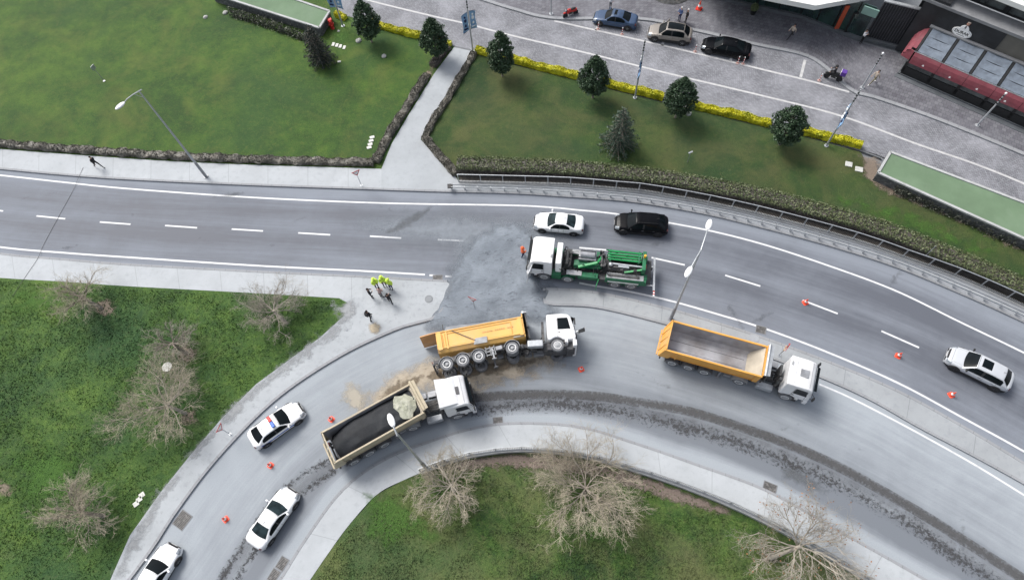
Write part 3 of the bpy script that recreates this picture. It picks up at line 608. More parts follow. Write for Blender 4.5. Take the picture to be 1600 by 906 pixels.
# grass tufts: stuff
def tufts(name, pix, N, size, mat, label, z=LZ, h=.1):
    poly = W(pix, z); xs = [p.x for p in poly]; ys = [p.y for p in poly]
    X = rng.uniform(min(xs), max(xs), N*3); Y = rng.uniform(min(ys), max(ys), N*3); ins, D = inside_dist(poly, X, Y); X = X[ins & (D > .12)][:N]; Y = Y[ins & (D > .12)][:N]
    k = np.sin(X*.9+np.sin(Y*.7)*2)*np.sin(Y*1.1+np.sin(X*.5)*2)+rng.normal(0, .6, len(X)); s = k > -.2; X = X[s]; Y = Y[s]
    C = np.stack([X, Y, z+rng.random(len(X))*h], 1); o = quadcloud(name, C, size, mat, nrm=np.tile([0, 0, 1.], (len(C), 1)), flat=.35, kind='stuff'); tag(o, label, 'grass')
tufts('grass_tufts', [(-60, 436), (0, 437), (400, 461), (530, 470), (500, 525), (400, 597), (295, 708), (200, 836), (168, 906), (60, 1000), (-160, 1000)], 60000, .075, 'lawn_rough', 'rough clover tufts in the lower left lawn', h=.06)
tufts('grass_tufts', [(490, 906), (545, 824), (600, 775), (740, 722), (864, 714), (989, 742), (1200, 828), (1340, 906), (1400, 990), (440, 1000)], 40000, .075, 'lawn_rough_dry', 'rough patchy tufts in the lawn inside the bend at the bottom', h=.06)

# tyre-free hard things in the ground
def place_grate(px, py, sx, sy, rot, label, z=.0, broken=False):
    t = thing('drain_grate', label, 'drain grate', P(px, py, z), rot, 'drain grates in the gutters')
    m = MB()
    for s in (-1, 1): m.box((0, s*(sy/2+.03), .012), (sx+.12, .06, .02)); m.box((s*(sx/2+.03), 0, .012), (.06, sy, .02))
    m.build('frame', 'kerb', t)
    m = MB(); k = int(sx/.09)
    m.box((0, 0, .004), (sx, sy, .004))
    for i in range(k): m.box((-sx/2+(i+.5)*sx/k, 0, .012), (sx/k*.5, sy, .016))
    m.box((0, 0, .016), (sx, .05, .02)); m.build('grating', 'grate', t)
for a in [(684, 434, .8, .5, -.06, 'drain grate at the pavement corner beside the group of police'), (1189, 515, .75, .6, -.38, 'drain grate at the edge of the island below the tall double lamp'),
          (285, 812, 1.1, .95, .95, 'square drain grate by the outer kerb of the ramp above the lowest white car'), (778, 657, .7, .5, .0, 'drain grate by the inner kerb in front of the loaded truck'), (1203, 761, .9, .6, -.5, 'drain grate by the inner kerb at the dark puddle'),
          (441, 880, .8, .6, 1.0, 'upper one of the two drain grates below the white hatchback'), (428, 899, .8, .6, 1.0, 'lower one of the two drain grates below the white hatchback')]: place_grate(*a, z=.006)
def disc(name, px, py, r, mat, label, cat, z=.125):
    m = MB(); m.lathe((0, 0, 0), [(0, .022), (r*.8, .022), (r*.82, .012), (r*.86, .012), (r*.88, .024), (r, .02), (r, -.02)], 28); o = m.build(name, mat, loc=P(px, py, z)); return tag(o, label, cat)
disc('manhole_cover', 670, 467, .36, 'island', 'round manhole cover on the pavement right of the group of police', 'manhole cover'); disc('manhole_cover', 1178, 528, .42, 'concrete_strip', 'round manhole cover on the island near the empty tipper truck', 'manhole cover')
disc('pale_disc', 261, 573, .42, 'stone_white', 'pale round cover standing in the grass above the big bare tree', 'inspection cover', .16)
m = MB(); l = smooth_line([P(130, 262, .13), P(124, 275, .15), P(112, 302, .02), P(92, 338, .02), P(67, 385, .02), P(60, 402, .14), P(40, 432, .14), P(20, 462, .16)], 60); m.tube([(q.x, q.y, q.z+.012) for q in l], .014, 6)
tag(m.build('black_cable', 'black'), 'thin black cable lying straight across the main road and both pavements', 'cable')
# ================================================================== BUILDINGS
O_ = P(1405, 116, .1); E_ = P(1600, 202, .1); BA = math.atan2(E_.y-O_.y, E_.x-O_.x)
def B(u, w_, z): return Matrix.Translation((O_.x, O_.y, 0)) @ Rz(BA) @ Vector((u, w_, z))
def Bpoly(pts): return [(B(u, w_, 0).x, B(u, w_, 0).y) for u, w_ in pts]
bt = thing('restaurant_building', 'dark building with a black sign wall and grey ledge rising behind the red awning terrace', 'building', (O_.x, O_.y, 0), BA)
U1 = 30
m = MB(); m.hexa([(-1.7, 2.95, .1), (5.9, 2.95, .1), (5.9, 3.4, .1), (-1.7, 3.4, .1)], [(-1.7, 2.95, 6.12), (5.9, 2.95, 6.12), (5.9, 3.4, 6.12), (-1.7, 3.4, 6.12)])
for k in range(1, 5): m.box((-1.7+k*1.52, 2.945, 5.1), (.025, .02, 2.0), 1)
m.build('sign_wall', ['charcoal', 'black'], bt)
m = MB(); m.box(((5.9+U1)/2, 3.3, 3.1), (U1-5.9, .5, 6.0)); m.build('taupe_wall', 'beige_wall', bt)
m = MB(); m.box(((U1-1.9)/2, 3.75, 6.24), (U1+1.9, 1.75, .22)); m.box(((U1-1.9)/2, 2.86, 6.2), (U1+1.9, .06, .3)); m.build('ledge', 'ledge', bt, bevel=.02)
m = MB(); m.box(((U1+1)/2-.5, 5.0, 7.9), (U1+1, .3, 3.2)); m.build('upper_wall', 'charcoal', bt)
for k in range(9):
    u0 = -.4+k*2.6
    f = MB(); 
    for q in ((u0+.1, .1), (u0+2.3, .1)): f.box((q[0], 4.80, 7.75), (.12, .14, 2.7))
    f.box((u0+1.2, 4.80, 6.5), (2.3, .14, .14)); f.box((u0+1.2, 4.80, 7.9), (2.2, .10, .08)); fo = f.build('window', 'black', bt)
    p = MB(); p.box((u0+1.2, 4.83, 7.75), (2.1, .06, 2.5)); p.build('pane', 'dkglass', fo)
m = MB(); m.prism([(-5.0, 3.7), (3.0, 3.55), (U1, 3.2), (U1, 9), (-5.0, 9)], 8.0, 8.5)
m.build('white_eave', 'canopy_white', bt, bevel=.05)
m = MB(); m.box((-.8, 6.8, 3.3), (2.6, .3, 6.6)); m.box((.9, 5.2, 3.0), (.3, 3.4, 6.0)); m.box((-1.4, 5.4, 6.55), (3.6, 5.0, .2)); m.build('recess', 'charcoal', bt)
m = MB(); m.box((-.75, 6.62, 1.2), (1.2, .08, 2.2)); m.build('door', 'shop_glass', bt)
# the sign: oval plate with lettering and a cook above it
sg = thing('oval_shop_sign', 'white oval DURAK sign with a cook in white on the black wall', 'shop sign', B(2.62, 2.94, 4.5), BA)
m = MB(); m.lathe((0, 0, 0), [(0, -.09), (1.0, -.09), (1.03, -.05), (1.03, 0)], 40, 0, 'Y')
for i, v in enumerate(m.v): m.v[i] = (v[0]*.86, v[1], v[2]*.47)
m.build('plate', 'sign_white', sg)
m = MB(); m.lathe((0, 0, 0), [(.93, -.10), (.95, -.10), (.95, -.085), (.93, -.085), (.93, -.10)], 40, 0, 'Y')
for i, v in enumerate(m.v): m.v[i] = (v[0]*.86, v[1], v[2]*.47)
m.build('rim_line', 'cl_grey', sg)
text('lettering', 'DURAK', .40, 'black', sg, (0, -.10, .04), (R_(90), 0, 0), .006, font_off=.006)
m = MB(); m.box((0, -.10, -.24), (.7, .008, .05)); m.build('underline', 'cl_grey', sg)
ck = MB(); ck.extr([(-.42, .36), (-.36, .62), (-.2, .80), (0, .86), (.2, .80), (.38, .60), (.44, .34), (.2, .44), (0, .46), (-.2, .44)], -.12, -.04, 0); cko = ck.build('cook_coat', 'sign_white', sg, bevel=.015)
m = MB(); m.ell((.05, -.10, 1.03), (.14, .07, .17)); m.build('cook_face', 'skin', cko, smooth=True)
m = MB(); m.ell((.06, -.10, 1.20), (.16, .08, .075)); m.ell((.06, -.09, 1.12), (.145, .07, .03), 1); m.build('cook_cap', ['cl_beige', 'red'], cko, smooth=True)
m = MB(); m.extr([(-.02, .86), (.06, .86), (.1, .6), (.02, .5), (-.06, .62)], -.135, -.12, 0); m.build('neckerchief', 'cl_grey', cko)
# slatted screen
sc = thing('slatted_wall', 'dark grey wall of vertical slats beside the glass entrance', 'slatted wall', B(-1.45, 3.42, 0), 0)
a0, a1 = P(1349, 62, .1), P(1405, 76, .1); dv = (a1-a0); Ls = dv.length; sa = math.atan2(dv.y, dv.x); sc.location = (a0.x, a0.y, .1); sc.rotation_euler.z = sa
m = MB(); m.box((Ls/2, .25, 2.3), (Ls, .1, 4.6)); k = int(Ls/.24)
for i in range(k): m.box((i*Ls/k+.05, .14, 2.3), (.06, .12, 4.6), 1)
for i in range(11): m.box((Ls/2, .19, 2.9+i*.16), (Ls, .04, .03), 1)
m.build('slats', ['charcoal', 'slat'], sc)
m = MB(); m.box((Ls/2, .18, 4.66), (Ls+.1, .34, .12)); m.build('top_rail', 'galv', sc)
m = MB(); m.box((Ls/2, .05, .15), (Ls, .5, .3)); m.build('base', 'plinth', sc)
# terrace
te = thing('restaurant_terrace', 'closed restaurant terrace with red awning front and grey sloping roof panels', 'terrace', (O_.x, O_.y, 0), BA)
m = MB(); m.box((U1/2-.1, 1.5, .12), (U1+.2, 3.1, .24)); m.box((U1/2, -.35, .1), (U1+.6, .5, .12)); m.build('base', 'plinth', te)
m = MB(); m.box((U1/2, .1, .62), (U1, .1, 1.0)); m.box((.05, 1.5, .62), (.1, 2.8, 1.0)); m.build('planter_front', 'black', te)
m = MB(); m.box((U1/2, .14, 1.42), (U1-.1, .04, .55)); m.build('low_glazing', 'dkglass', te)
for k in range(12): m = MB(); m.box((.05+k*2.6, .12, 1.06), (.28, .14, 1.2)); m.build('post', 'black', te)
for k in range(11):
    u0 = .12+k*2.6; m = MB(); pr = [(-.05, 1.72), (.02, 2.1), (.14, 2.45), (.36, 2.74)]
    for j in range(3): m.hexa([(u0+.015, pr[j][0], pr[j][1]), (u0+2.585, pr[j][0], pr[j][1]), (u0+2.585, pr[j][0]+.03, pr[j][1]), (u0+.015, pr[j][0]+.03, pr[j][1])],
                              [(u0+.015, pr[j+1][0], pr[j+1][1]), (u0+2.585, pr[j+1][0], pr[j+1][1]), (u0+2.585, pr[j+1][0]+.03, pr[j+1][1]), (u0+.015, pr[j+1][0]+.03, pr[j+1][1])])
    v = m.build('awning_front', 'wine', te, smooth=True)
    lg = MB(); lg.ell((u0+1.3, .0, 1.92), (.17, .015, .06)); lg.ell((u0+1.3, .01, 2.02), (.08, .015, .06)); lg.build('emblem', 'white', v)
    # slats and blinds of the roof
    m = MB(); steps = 3; y0, z0, y1, z1 = .46, 2.78, 2.72, 3.92
    for j in range(steps):
        ya = y0+(y1-y0)*j/steps; yb = y0+(y1-y0)*(j+1)/steps; za = z0+(z1-z0)*j/steps; zb = z0+(z1-z0)*(j+1)/steps; n = 8; vs = []; fs = []
        for q in range(n+1):
            t = q/n; sag = -.10*math.sin(math.pi*t); vs += [(u0+.15+2.3*t, ya+.02, za+.02), (u0+.15+2.3*t, (ya+yb)/2, (za+zb)/2+sag*.5+.05), (u0+.15+2.3*t, yb, zb+sag+.06)]
        for q in range(n): fs += [(3*q, 3*q+3, 3*q+4, 3*q+1), (3*q+1, 3*q+4, 3*q+5, 3*q+2)]
        m.add(vs, fs)
    m.build('roof_blind', 'awning_glass', te, smooth=True)
m = MB()
for k in range(12): m.beam((.12+k*2.6, .42, 2.78), (.12+k*2.6, 2.8, 3.98), .2, .1)
m.build('roof_beams', 'black', te)
m = MB(); m.box((U1/2, .40, 2.76), (U1, .07, .07)); m.box((U1/2, 2.82, 4.03), (U1+.2, .34, .14), 1); m.build('gutter', ['galv', 'ledge'], te)
m = MB(); pr = [(-.9, 1.72), (-.85, 2.1), (-.7, 2.5), (-.4, 3.0), (-.02, 3.3)]
for j in range(4):
    m.hexa([(pr[j][0], .55, pr[j][1]), (pr[j][0]+.03, .55, pr[j][1]), (pr[j][0]+.03, 3.6, pr[j][1]+.5), (pr[j][0], 3.6, pr[j][1]+.5)],
           [(pr[j+1][0], .5, pr[j+1][1]-.3), (pr[j+1][0]+.03, .5, pr[j+1][1]-.3), (pr[j+1][0]+.03, 3.6, pr[j+1][1]+.5), (pr[j+1][0], 3.6, pr[j+1][1]+.5)])
m.hexa([(-.9, .5, 1.7), (0, .3, 1.72), (0, .34, 1.75), (-.9, .54, 1.73)], [(-.45, .6, 2.65), (0, .42, 2.72), (0, .46, 2.75), (-.45, .64, 2.68)])
m.build('side_awning', 'wine', te, smooth=True)
# glass hall on the left with its white canopy
ht = thing('glass_hall', 'glass fronted hall under a faceted white canopy at the top of the photo', 'building', P(1250, 32, .1), 0)
HB = [P(x, y, .1) for x, y in [(1010, -28), (1060, -16), (1124, 1), (1182, 15), (1250, 30), (1300, 50), (1345, 66)]]; hl = ht.location.copy()
def hpt(p, z, off=0): return (p.x-hl.x, p.y-hl.y+off, z-hl.z)
m = MB()
for i in range(6): a, b = HB[i], HB[i+1]; m.hexa([hpt(a, .1), hpt(b, .1), hpt(b, .1, .5), hpt(a, .1, .5)], [hpt(a, .5), hpt(b, .5), hpt(b, .5, .5), hpt(a, .5, .5)])
m.build('plinth', 'plinth', ht)
for i in range(6):
    a, b = HB[i], HB[i+1]
    m = MB(); m.hexa([hpt(a, .48, .32), hpt(b, .48, .32), hpt(b, .48, .42), hpt(a, .48, .42)], [hpt(a, 4.1, .32), hpt(b, 4.1, .32), hpt(b, 4.1, .42), hpt(a, 4.1, .42)]); m.build('glass_front', 'shop_glass', ht)
for i in range(6):
    a, b = HB[i], HB[i+1]; k = 2
    for j in range(k): q = a.lerp(b, j/k); m = MB(); m.box(hpt(q, 2.3, .30), (.09, .12, 3.7)); m.build('mullion', 'black', ht)
m = MB(); m.beam(hpt(P(1326, 60, .1), 3.55, .2), hpt(P(1348, 68, .1), 3.55, .2), .12, .85); m.build('pale_panel', 'pale_glass', ht)
# orange panel and door
q0 = P(1309, 46, .5); m = MB(); m.box(hpt(q0, 1.9, .12), (.62, .14, 2.9)); m.build('orange_panel', 'orange_door', ht)
q0 = P(1329, 52, .5); m = MB(); m.box(hpt(q0, 1.75, .18), (1.25, .10, 2.4)); dq = m.build('door', 'black', ht); m = MB(); m.box(hpt(q0, 1.75, .11), (.95, .05, 2.1)); m.build('pane', 'shop_glass', dq)
m = MB(); cp = [P(x, y, 4.0) for x, y in [(1100, -24), (1175, -3), (1200, 3), (1235, 10), (1271, 17), (1310, 10), (1366, 0), (1430, -14)]]
poly = [(p.x-hl.x, p.y-hl.y) for p in cp]; poly += [(poly[-1][0]+1, poly[-1][1]+10), (poly[0][0], poly[0][1]+16)]
m.prism(poly, 3.95, 4.5)
for k in (2, 3, 4, 5): p = cp[k]; m.box((p.x-hl.x+.2, p.y-hl.y+4, 4.502), (.03, 8, .006), 1)
m.build('white_canopy', ['canopy_white', 'ledge'], ht, bevel=.04)
m = MB(); m.lathe((0, 0, 0), [(0, .05), (2.5, .05), (2.6, .02), (2.62, -.1)], 48); rm = m.build('round_mat', 'machine', loc=P(1048, -18, .13)); tag(rm, 'dark round mat on the block pavement at the very top edge above the beige car', 'mat')
# potted ball bush by the hall
t = thing('potted_bush', 'small dark ball bush in a pot against the glass hall plinth', 'potted plant', P(1176, 22, .12), 0)
m = MB(); m.lathe((0, 0, 0), [(0, 0), (.25, 0), (.34, .5), (.28, .5), (.26, .42), (0, .42)], 20); m.build('pot', 'black', t, smooth=True)
c = rng.normal(size=(500, 3)); c /= np.linalg.norm(c, axis=1)[:, None]; quadcloud('foliage', c*.38+[0, 0, .85], .09, 'leaf_hedge', t); m = MB(); m.ell((0, 0, .85), (.33, .33, .33)); m.build('inner_foliage', 'leaf_hedge', t)

# ================================================================== low roofed kiosks/ramps with green felt roofs
def green_block(label, c, z, slope_face, z0=.0):
    """c: roof corner pixels in order, at height z"""
    q = [P(x, y, z) for x, y in c]; ctr = sum(q, Vector())/4; ctr.z = 0; t = thing('green_roofed_block', label, 'roofed structure', ctr, 0); loc = [(p.x-ctr.x, p.y-ctr.y) for p in q]
    m = MB(); m.prism(loc, .05, z-.06); m.build('stone_wall', 'stone_face', t)
    m = MB(); n = 4
    A = sum(loc[i][0]*loc[(i+1) % n][1]-loc[(i+1) % n][0]*loc[i][1] for i in range(n)); sgn = 1
    inn = [tuple(Vector(loc[i]).lerp(Vector((0, 0)), 0)) for i in range(n)]
    for i in range(4):
        a = Vector(loc[i]+(z,)); b = Vector(loc[(i+1) % 4]+(z,)); m.beam(a, b, .22, .16)
    m.build('coping', 'concrete_cap', t)
    m = MB(); m.prism(loc, z-.06, z-.02); m.build('felt_roof', 'roof_green', t)
    return t
gb1 = green_block('long green roofed block with stone sides at the right edge, by the cobbled street', [(1391, 238), (1372, 270), (1700, 418), (1745, 372)], 1.25, None)
gb2 = green_block('green roofed block with stone sides at the top left, behind the dark conifer', [(515, 18), (499, 44), (330, -10), (345, -40)], 1.25, None)
def creeper(pix, z0, z1, N, label, mat='leaf_mix'):
    l = smooth_line(W(pix, 0), 200); C = []
    for i in range(N):
        q = l[random.randrange(len(l))]; h = random.random(); C.append((q.x+random.gauss(0, .16), q.y-.1+random.gauss(0, .16)-(1-h)*.35, z0+(z1-z0)*h*(.7+.3*math.sin(q.x*1.7)**2)))
    o = quadcloud('creeper', C, .085, mat); return tag(o, label, 'creeper', kind='stuff')
creeper([(1394, 296), (1470, 328), (1560, 368), (1700, 430)], .1, 1.0, 5200, 'grey green creeper covering the stone side of the right green roofed block')
creeper([(362, 22), (420, 40), (502, 70)], .1, 1.05, 3600, 'grey green creeper covering the stone side of the top left green roofed block')

# ================================================================== hedges
def hedge(name, label, line, wd, ht_, N, size, mat, side=None, clump=0, group=None, top_mat=None, wob=.08):
    n = max(6, int(length(line)/.35)); l = smooth_line(line, n); base = l[n//2].copy(); base.z = 0; t = thing(name, label, 'hedge', base, 0, group)
    m = MB(); vs = []; c = 6
    for i, p in enumerate(l):
        tt = (l[min(i+1, n-1)]-l[max(i-1, 0)]); tt.normalize(); nn = Vector((-tt.y, tt.x, 0))
        hh = ht_*(1+ (clump*(math.sin(i*1.3)+math.sin(i*.47+2))*.25)); 
        for k, (a, b) in enumerate([(-.5, 0), (-.47, .8), (-.33, .97), (.33, .97), (.47, .8), (.5, 0)]):
            j = noise.noise(Vector((p.x*2+k, p.y*2, k)))*wob; q = p-base+nn*(a*wd*(1+clump*.25*math.sin(i*1.1))+j); vs.append((q.x, q.y, .02+b*hh*.93+j*.5))
    m.add(vs, [(i*c+k, (i+1)*c+k, (i+1)*c+k+1, i*c+k+1) for i in range(n-1) for k in range(c-1)]+[tuple(range(c)), tuple((n-1)*c+k for k in range(c))[::-1]])
    m.build('inner_growth', side or mat, t, smooth=True)
    Ct = []; Cs = []
    for _ in range(N):
        f = random.random()*(n-1.001); i = int(f); p = l[i].lerp(l[i+1], f-i); tt = (l[i+1]-l[i]).normalized(); nn = Vector((-tt.y, tt.x, 0)); hh = ht_*(1+clump*(math.sin(f*1.3)+math.sin(f*.47+2))*.25)
        if random.random() < wd/(wd+1.4*ht_): q = p-base+nn*random.uniform(-.5, .5)*wd; Ct.append((q.x, q.y, hh*(.9+.14*random.random())))
        else:
            q = p-base+nn*(random.choice((-.5, .5))*wd*(.94+.1*random.random())); z = hh*random.random(); (Ct if z > .72*hh else Cs).append((q.x, q.y, z))
    quadcloud('foliage', Ct, size, mat, t)
    if Cs: quadcloud('side_twigs' if side else 'side_foliage', Cs, size, side or mat, t)
    return t
HG = 'clipped hedges and shrub rows'
hedge('clipped_hedge', 'long clipped green hedge with bare brown side behind the road railing', W([(716, 265.5), (800, 268.5), (880, 272), (1000, 283), (1100, 299), (1200, 319), (1290, 343), (1372, 367), (1448, 397), (1530, 431), (1610, 467), (1700, 513)]), 1.45, 1.3, 30000, .085, 'leaf_hedge', 'leaf_stem')
hedge('shrub_row', 'low grey shrub row between the upper left lawn and the pavement', W([(-120, 212), (0, 226.5), (132, 237), (265, 246), (400, 252), (500, 255), (585, 257)]), .75, .5, 16000, .07, 'leaf_grey', None, .8, wob=.2)
hedge('shrub_row', 'low grey shrub row climbing the left side of the diagonal path', W([(588, 256), (604, 222), (628, 183), (650, 148), (668, 118)]), .75, .5, 6500, .07, 'leaf_grey', None, .8, wob=.2)
hedge('shrub_row', 'short dark shrub clump under the tree at the left top end of the diagonal path', W([(676, 106), (690, 88), (700, 76)]), .8, .45, 1500, .07, 'leaf_stem', None, .7, wob=.2)
hedge('shrub_row', 'low grey shrub row climbing the right side of the diagonal path', W([(741, 86), (722, 118), (700, 156), (678, 190), (664, 217)]), .6, .45, 5500, .07, 'leaf_grey', None, .8, wob=.2)
hedge('shrub_row', 'short low shrub row from the bend of the diagonal path down to the railing', W([(664, 217), (682, 239), (700, 260), (713, 275)]), .7, .5, 3200, .07, 'leaf_grey', None, .8, wob=.2)
YH = 'yellow hedges along the cobbled street'
for lab, pts, nn_ in [('short yellow hedge left of the leftmost round tree by the street', [(526, 26), (534, 29), (541, 32)], 700), ('yellow hedge between the leftmost and second round trees', [(582, 40), (600, 45), (632, 54), (658, 60)], 3300), ('tiny yellow hedge between the second round tree and the diagonal path', [(686, 68), (705, 73)], 900),
                      ('yellow hedge from the diagonal path past the third round tree', [(744, 82), (797, 95), (850, 109), (903, 122)], 5600), ('yellow hedge between the fourth and fifth round trees with a banner pole in it', [(942, 132), (992, 144), (1036, 155)], 3400), ('yellow hedge between the fifth and sixth round trees', [(1076, 166), (1110, 174), (1151, 183), (1204, 197)], 4700), ('yellow hedge at the right end under the slanting banner pole', [(1250, 207), (1290, 216), (1344, 231)], 3400)]:
    hedge('yellow_hedge', lab, W(pts), .62, .62, nn_, .075, 'leaf_yellow', None, .5, YH, wob=.15)

# ================================================================== trees
def round_tree(label, px, py, h, r, seed):
    random.seed(seed); rs = np.random.default_rng(seed); t = thing('round_tree', label, 'tree', P(px, py, .1), random.random()*6, 'round clipped trees along the cobbled street')
    m = MB(); m.tube([(0, 0, -.1), (.02, .01, .6), (0, .03, 1.6), (.02, 0, h*.75)], [.12, .09, .08, .04], 9)
    for k in range(7): a = k*.9+seed; m.tube([(0, 0, 1.2+k*.12), (math.cos(a)*.5, math.sin(a)*.5, 1.9+k*.25), (math.cos(a)*r*.8, math.sin(a)*r*.8, 2.4+k*.3)], [.04, .03, .012], 5)
    m.build('trunk', 'bark', t, smooth=True)
    C = []; z0 = 1.25; H = h-z0
    for k in range(210):        # leaf clumps in an egg shaped crown
        a = rs.random()*6.283; u = rs.random(); z = u; prof = math.sin(math.pi*min(1, (z*.93+.10)**.8))**.72; rr = r*prof*(.50+.46*rs.random()); c = np.array([rr*math.cos(a), rr*math.sin(a), z0+z*H*.98]); s = .22+.16*rs.random()
        q = rs.normal(size=(44, 3)); q /= np.linalg.norm(q, axis=1)[:, None]; C.append(c+q*s*(.55+.45*rs.random((44, 1)))*[1, 1, .9])
    C = np.concatenate(C); f = quadcloud('crown', C, .105, 'leaf_dark', t, aspect=.55); return t
for i, (px, py, h, r, lb) in enumerate([(581, 66, 5.2, 1.45, 'leftmost round dark tree by the street, beside the banner pole and yellow hedge'), (684, 92, 5.1, 1.5, 'second round dark tree, at the left top end of the diagonal path'), (785, 119, 5.6, 1.45, 'third round dark tree, just right of the diagonal path'),
        (926, 153, 5.3, 1.5, 'fourth round dark tree, left of the middle banner pole'), (1055, 184, 5.2, 1.55, 'fifth round dark tree, beside a pale rock'), (1218, 226, 5.0, 1.65, 'sixth round dark tree, nearest the slanting banner pole on the right')]):
    round_tree(lb, px, py, h, r, 20+i)
def conifer(label, px, py, h, r, seed, mat):
    random.seed(seed); rs = np.random.default_rng(seed); t = thing('conifer_tree', label, 'conifer', P(px, py, .1), 0)
    m = MB(); m.tube([(0, 0, -.1), (0, 0, h*.5), (0, 0, h*.97)], [.13, .08, .015], 8); br = []; C = []
    for k in range(15):
        z = .35+(h-.5)*k/15; R = r*(1-k/15)**.62*(.9+.2*random.random())+.08; nb = max(5, int(13-k*.5))
        for j in range(nb):
            a = j*6.283/nb+k*1.7+random.gauss(0, .15); L = R*random.uniform(.75, 1.15); e = Vector((math.cos(a)*L, math.sin(a)*L, z-.12*L+.05)); m.tube([(0, 0, z), (e.x*.6, e.y*.6, z+.02), tuple(e)], [.03, .02, .006], 4, cap=False)
            n = int(22*L/.9)+8
            for q in range(n):
                s = .15+.9*random.random(); wv = .26*(1.1-s)*L+.05; C.append((e.x*s-math.sin(a)*random.gauss(0, wv), e.y*s+math.cos(a)*random.gauss(0, wv), z+(e.z-z)*s+random.gauss(0, .05)))
    m.build('trunk', 'bark', t); C.append((0, 0, h)); quadcloud('crown', C, .12, mat, t, aspect=.3); return t
conifer('dark dull conifer in front of the top left green roofed block', 503, 98, 5.0, 1.55, 3, 'leaf_spruce_dark'); conifer('blue green conifer alone on the olive lawn behind the railing', 966, 231, 5.6, 1.75, 8, 'leaf_spruce')

def bare_tree(label, px, py, h, R, seed, mat, lean=(0, 0), dens=1.0, leaves=0, hub=.35):
    random.seed(seed); t = thing('bare_tree', label, 'bare tree', P(px, py, .1), 0, 'bare winter trees on the lawns')
    tr = MB(); tw = MB(); tips = []; hz = h*hub; top = Vector((lean[0], lean[1], hz))
    tr.tube([(0, 0, -.1), (lean[0]*.4, lean[1]*.4, hz*.5), tuple(top)], [.17, .13, .11], 9)
    def grow(p, d, L, r, lev):
        n = 4; pts = [p]; q = p.copy(); dd = d.copy()
        for i in range(n):
            dd = (dd+Vector((random.gauss(0, .17), random.gauss(0, .17), random.gauss(.0, .13)))).normalized(); q = q+dd*L/n; pts.append(q.copy())
        rad = [r*(1-.6*i/n) for i in range(n+1)]; (tr if lev < 2 else tw).tube([tuple(x) for x in pts], rad, 5 if lev < 2 else 3, cap=False)
        if lev >= 4: tips.append(pts[-1]); return
        nb = [6, 5, 4, 3][lev]; nb = max(2, int(nb*dens+random.random()))
        for k in range(nb):
            s = (.10 if lev == 0 else .2)+(.90 if lev == 0 else .8)*(k+random.random())/nb; i = min(n-1, int(s*n)); b = pts[i].lerp(pts[i+1], s*n-i)
            axis = Vector((random.gauss(0, 1), random.gauss(0, 1), random.gauss(0, .7))); perp = (axis-dd*axis.dot(dd)).normalized(); sp = random.uniform(.45, 1.05)
            out = Vector((b.x-lean[0], b.y-lean[1], .0)); out = out.normalized()*.16 if out.length > .01 else out
            grow(b, (dd*math.cos(sp)+perp*math.sin(sp)+out+Vector((0, 0, .06))).normalized(), L*random.uniform(.46, .70), max(.0065, r*.46), lev+1)
    nl = 12
    for k in range(nl):
        a = k*6.283/nl+random.gauss(0, .25); el = random.choice((random.uniform(.1, .6), random.uniform(.3, .95))); L = R*random.uniform(.62, .85)*(1 if el < .8 else .8)
        grow(top-Vector((0, 0, random.random()*hz*.35)), Vector((math.cos(a)*math.cos(el), math.sin(a)*math.cos(el), math.sin(el))), L, .055, 0)
    tr.build('trunk', 'bark' if seed % 2 else 'twig_brown', t, smooth=True, recalc=False); tw.build('crown', mat, t, recalc=False)
    if leaves: quadcloud('dry_leaves', [tuple(random.choice(tips)+Vector((random.gauss(0, .05),)*3)) for _ in range(leaves)], .07, 'leaf_dry', t)
    return t
bare_tree('pale bare tree overlapping the lower left pavement edge, left of the black cable end', 160, 482, 5.0, 2.6, 101, 'twig', (-.9, .4), .85)
bare_tree('bare tree beside the pavement, left of the lone person in black', 446, 503, 4.6, 2.5, 102, 'twig_brown', (-.5, .4), .95)
bare_tree('small bare tree directly above the biggest bare tree on the left', 291, 552, 3.8, 1.9, 103, 'twig_brown', (-.6, .5), .85)
bare_tree('biggest bare tree on the left lawn, spreading wide and pale', 291, 646, 4.8, 3.7, 104, 'twig', (-.8, .3), 1.0)
bare_tree('bare tree alone near the bottom left corner of the left lawn', 163, 806, 4.4, 2.8, 105, 'twig', (-.9, .2), .95)
bare_tree('bare tree next to the lamp post on the lawn inside the bend', 711, 765, 4.6, 2.7, 106, 'twig', (-.1, .1), 1.0)
bare_tree('dense wide bare tree in the middle of the lawn inside the bend', 914, 772, 4.3, 3.7, 213, 'twig', (.0, .2), 1.15)
bare_tree('bare tree with a few dry leaves leaning over the wall at the bottom right', 1203, 872, 5.2, 4.0, 108, 'twig_brown', (1.6, .5), .95, 500, .4)

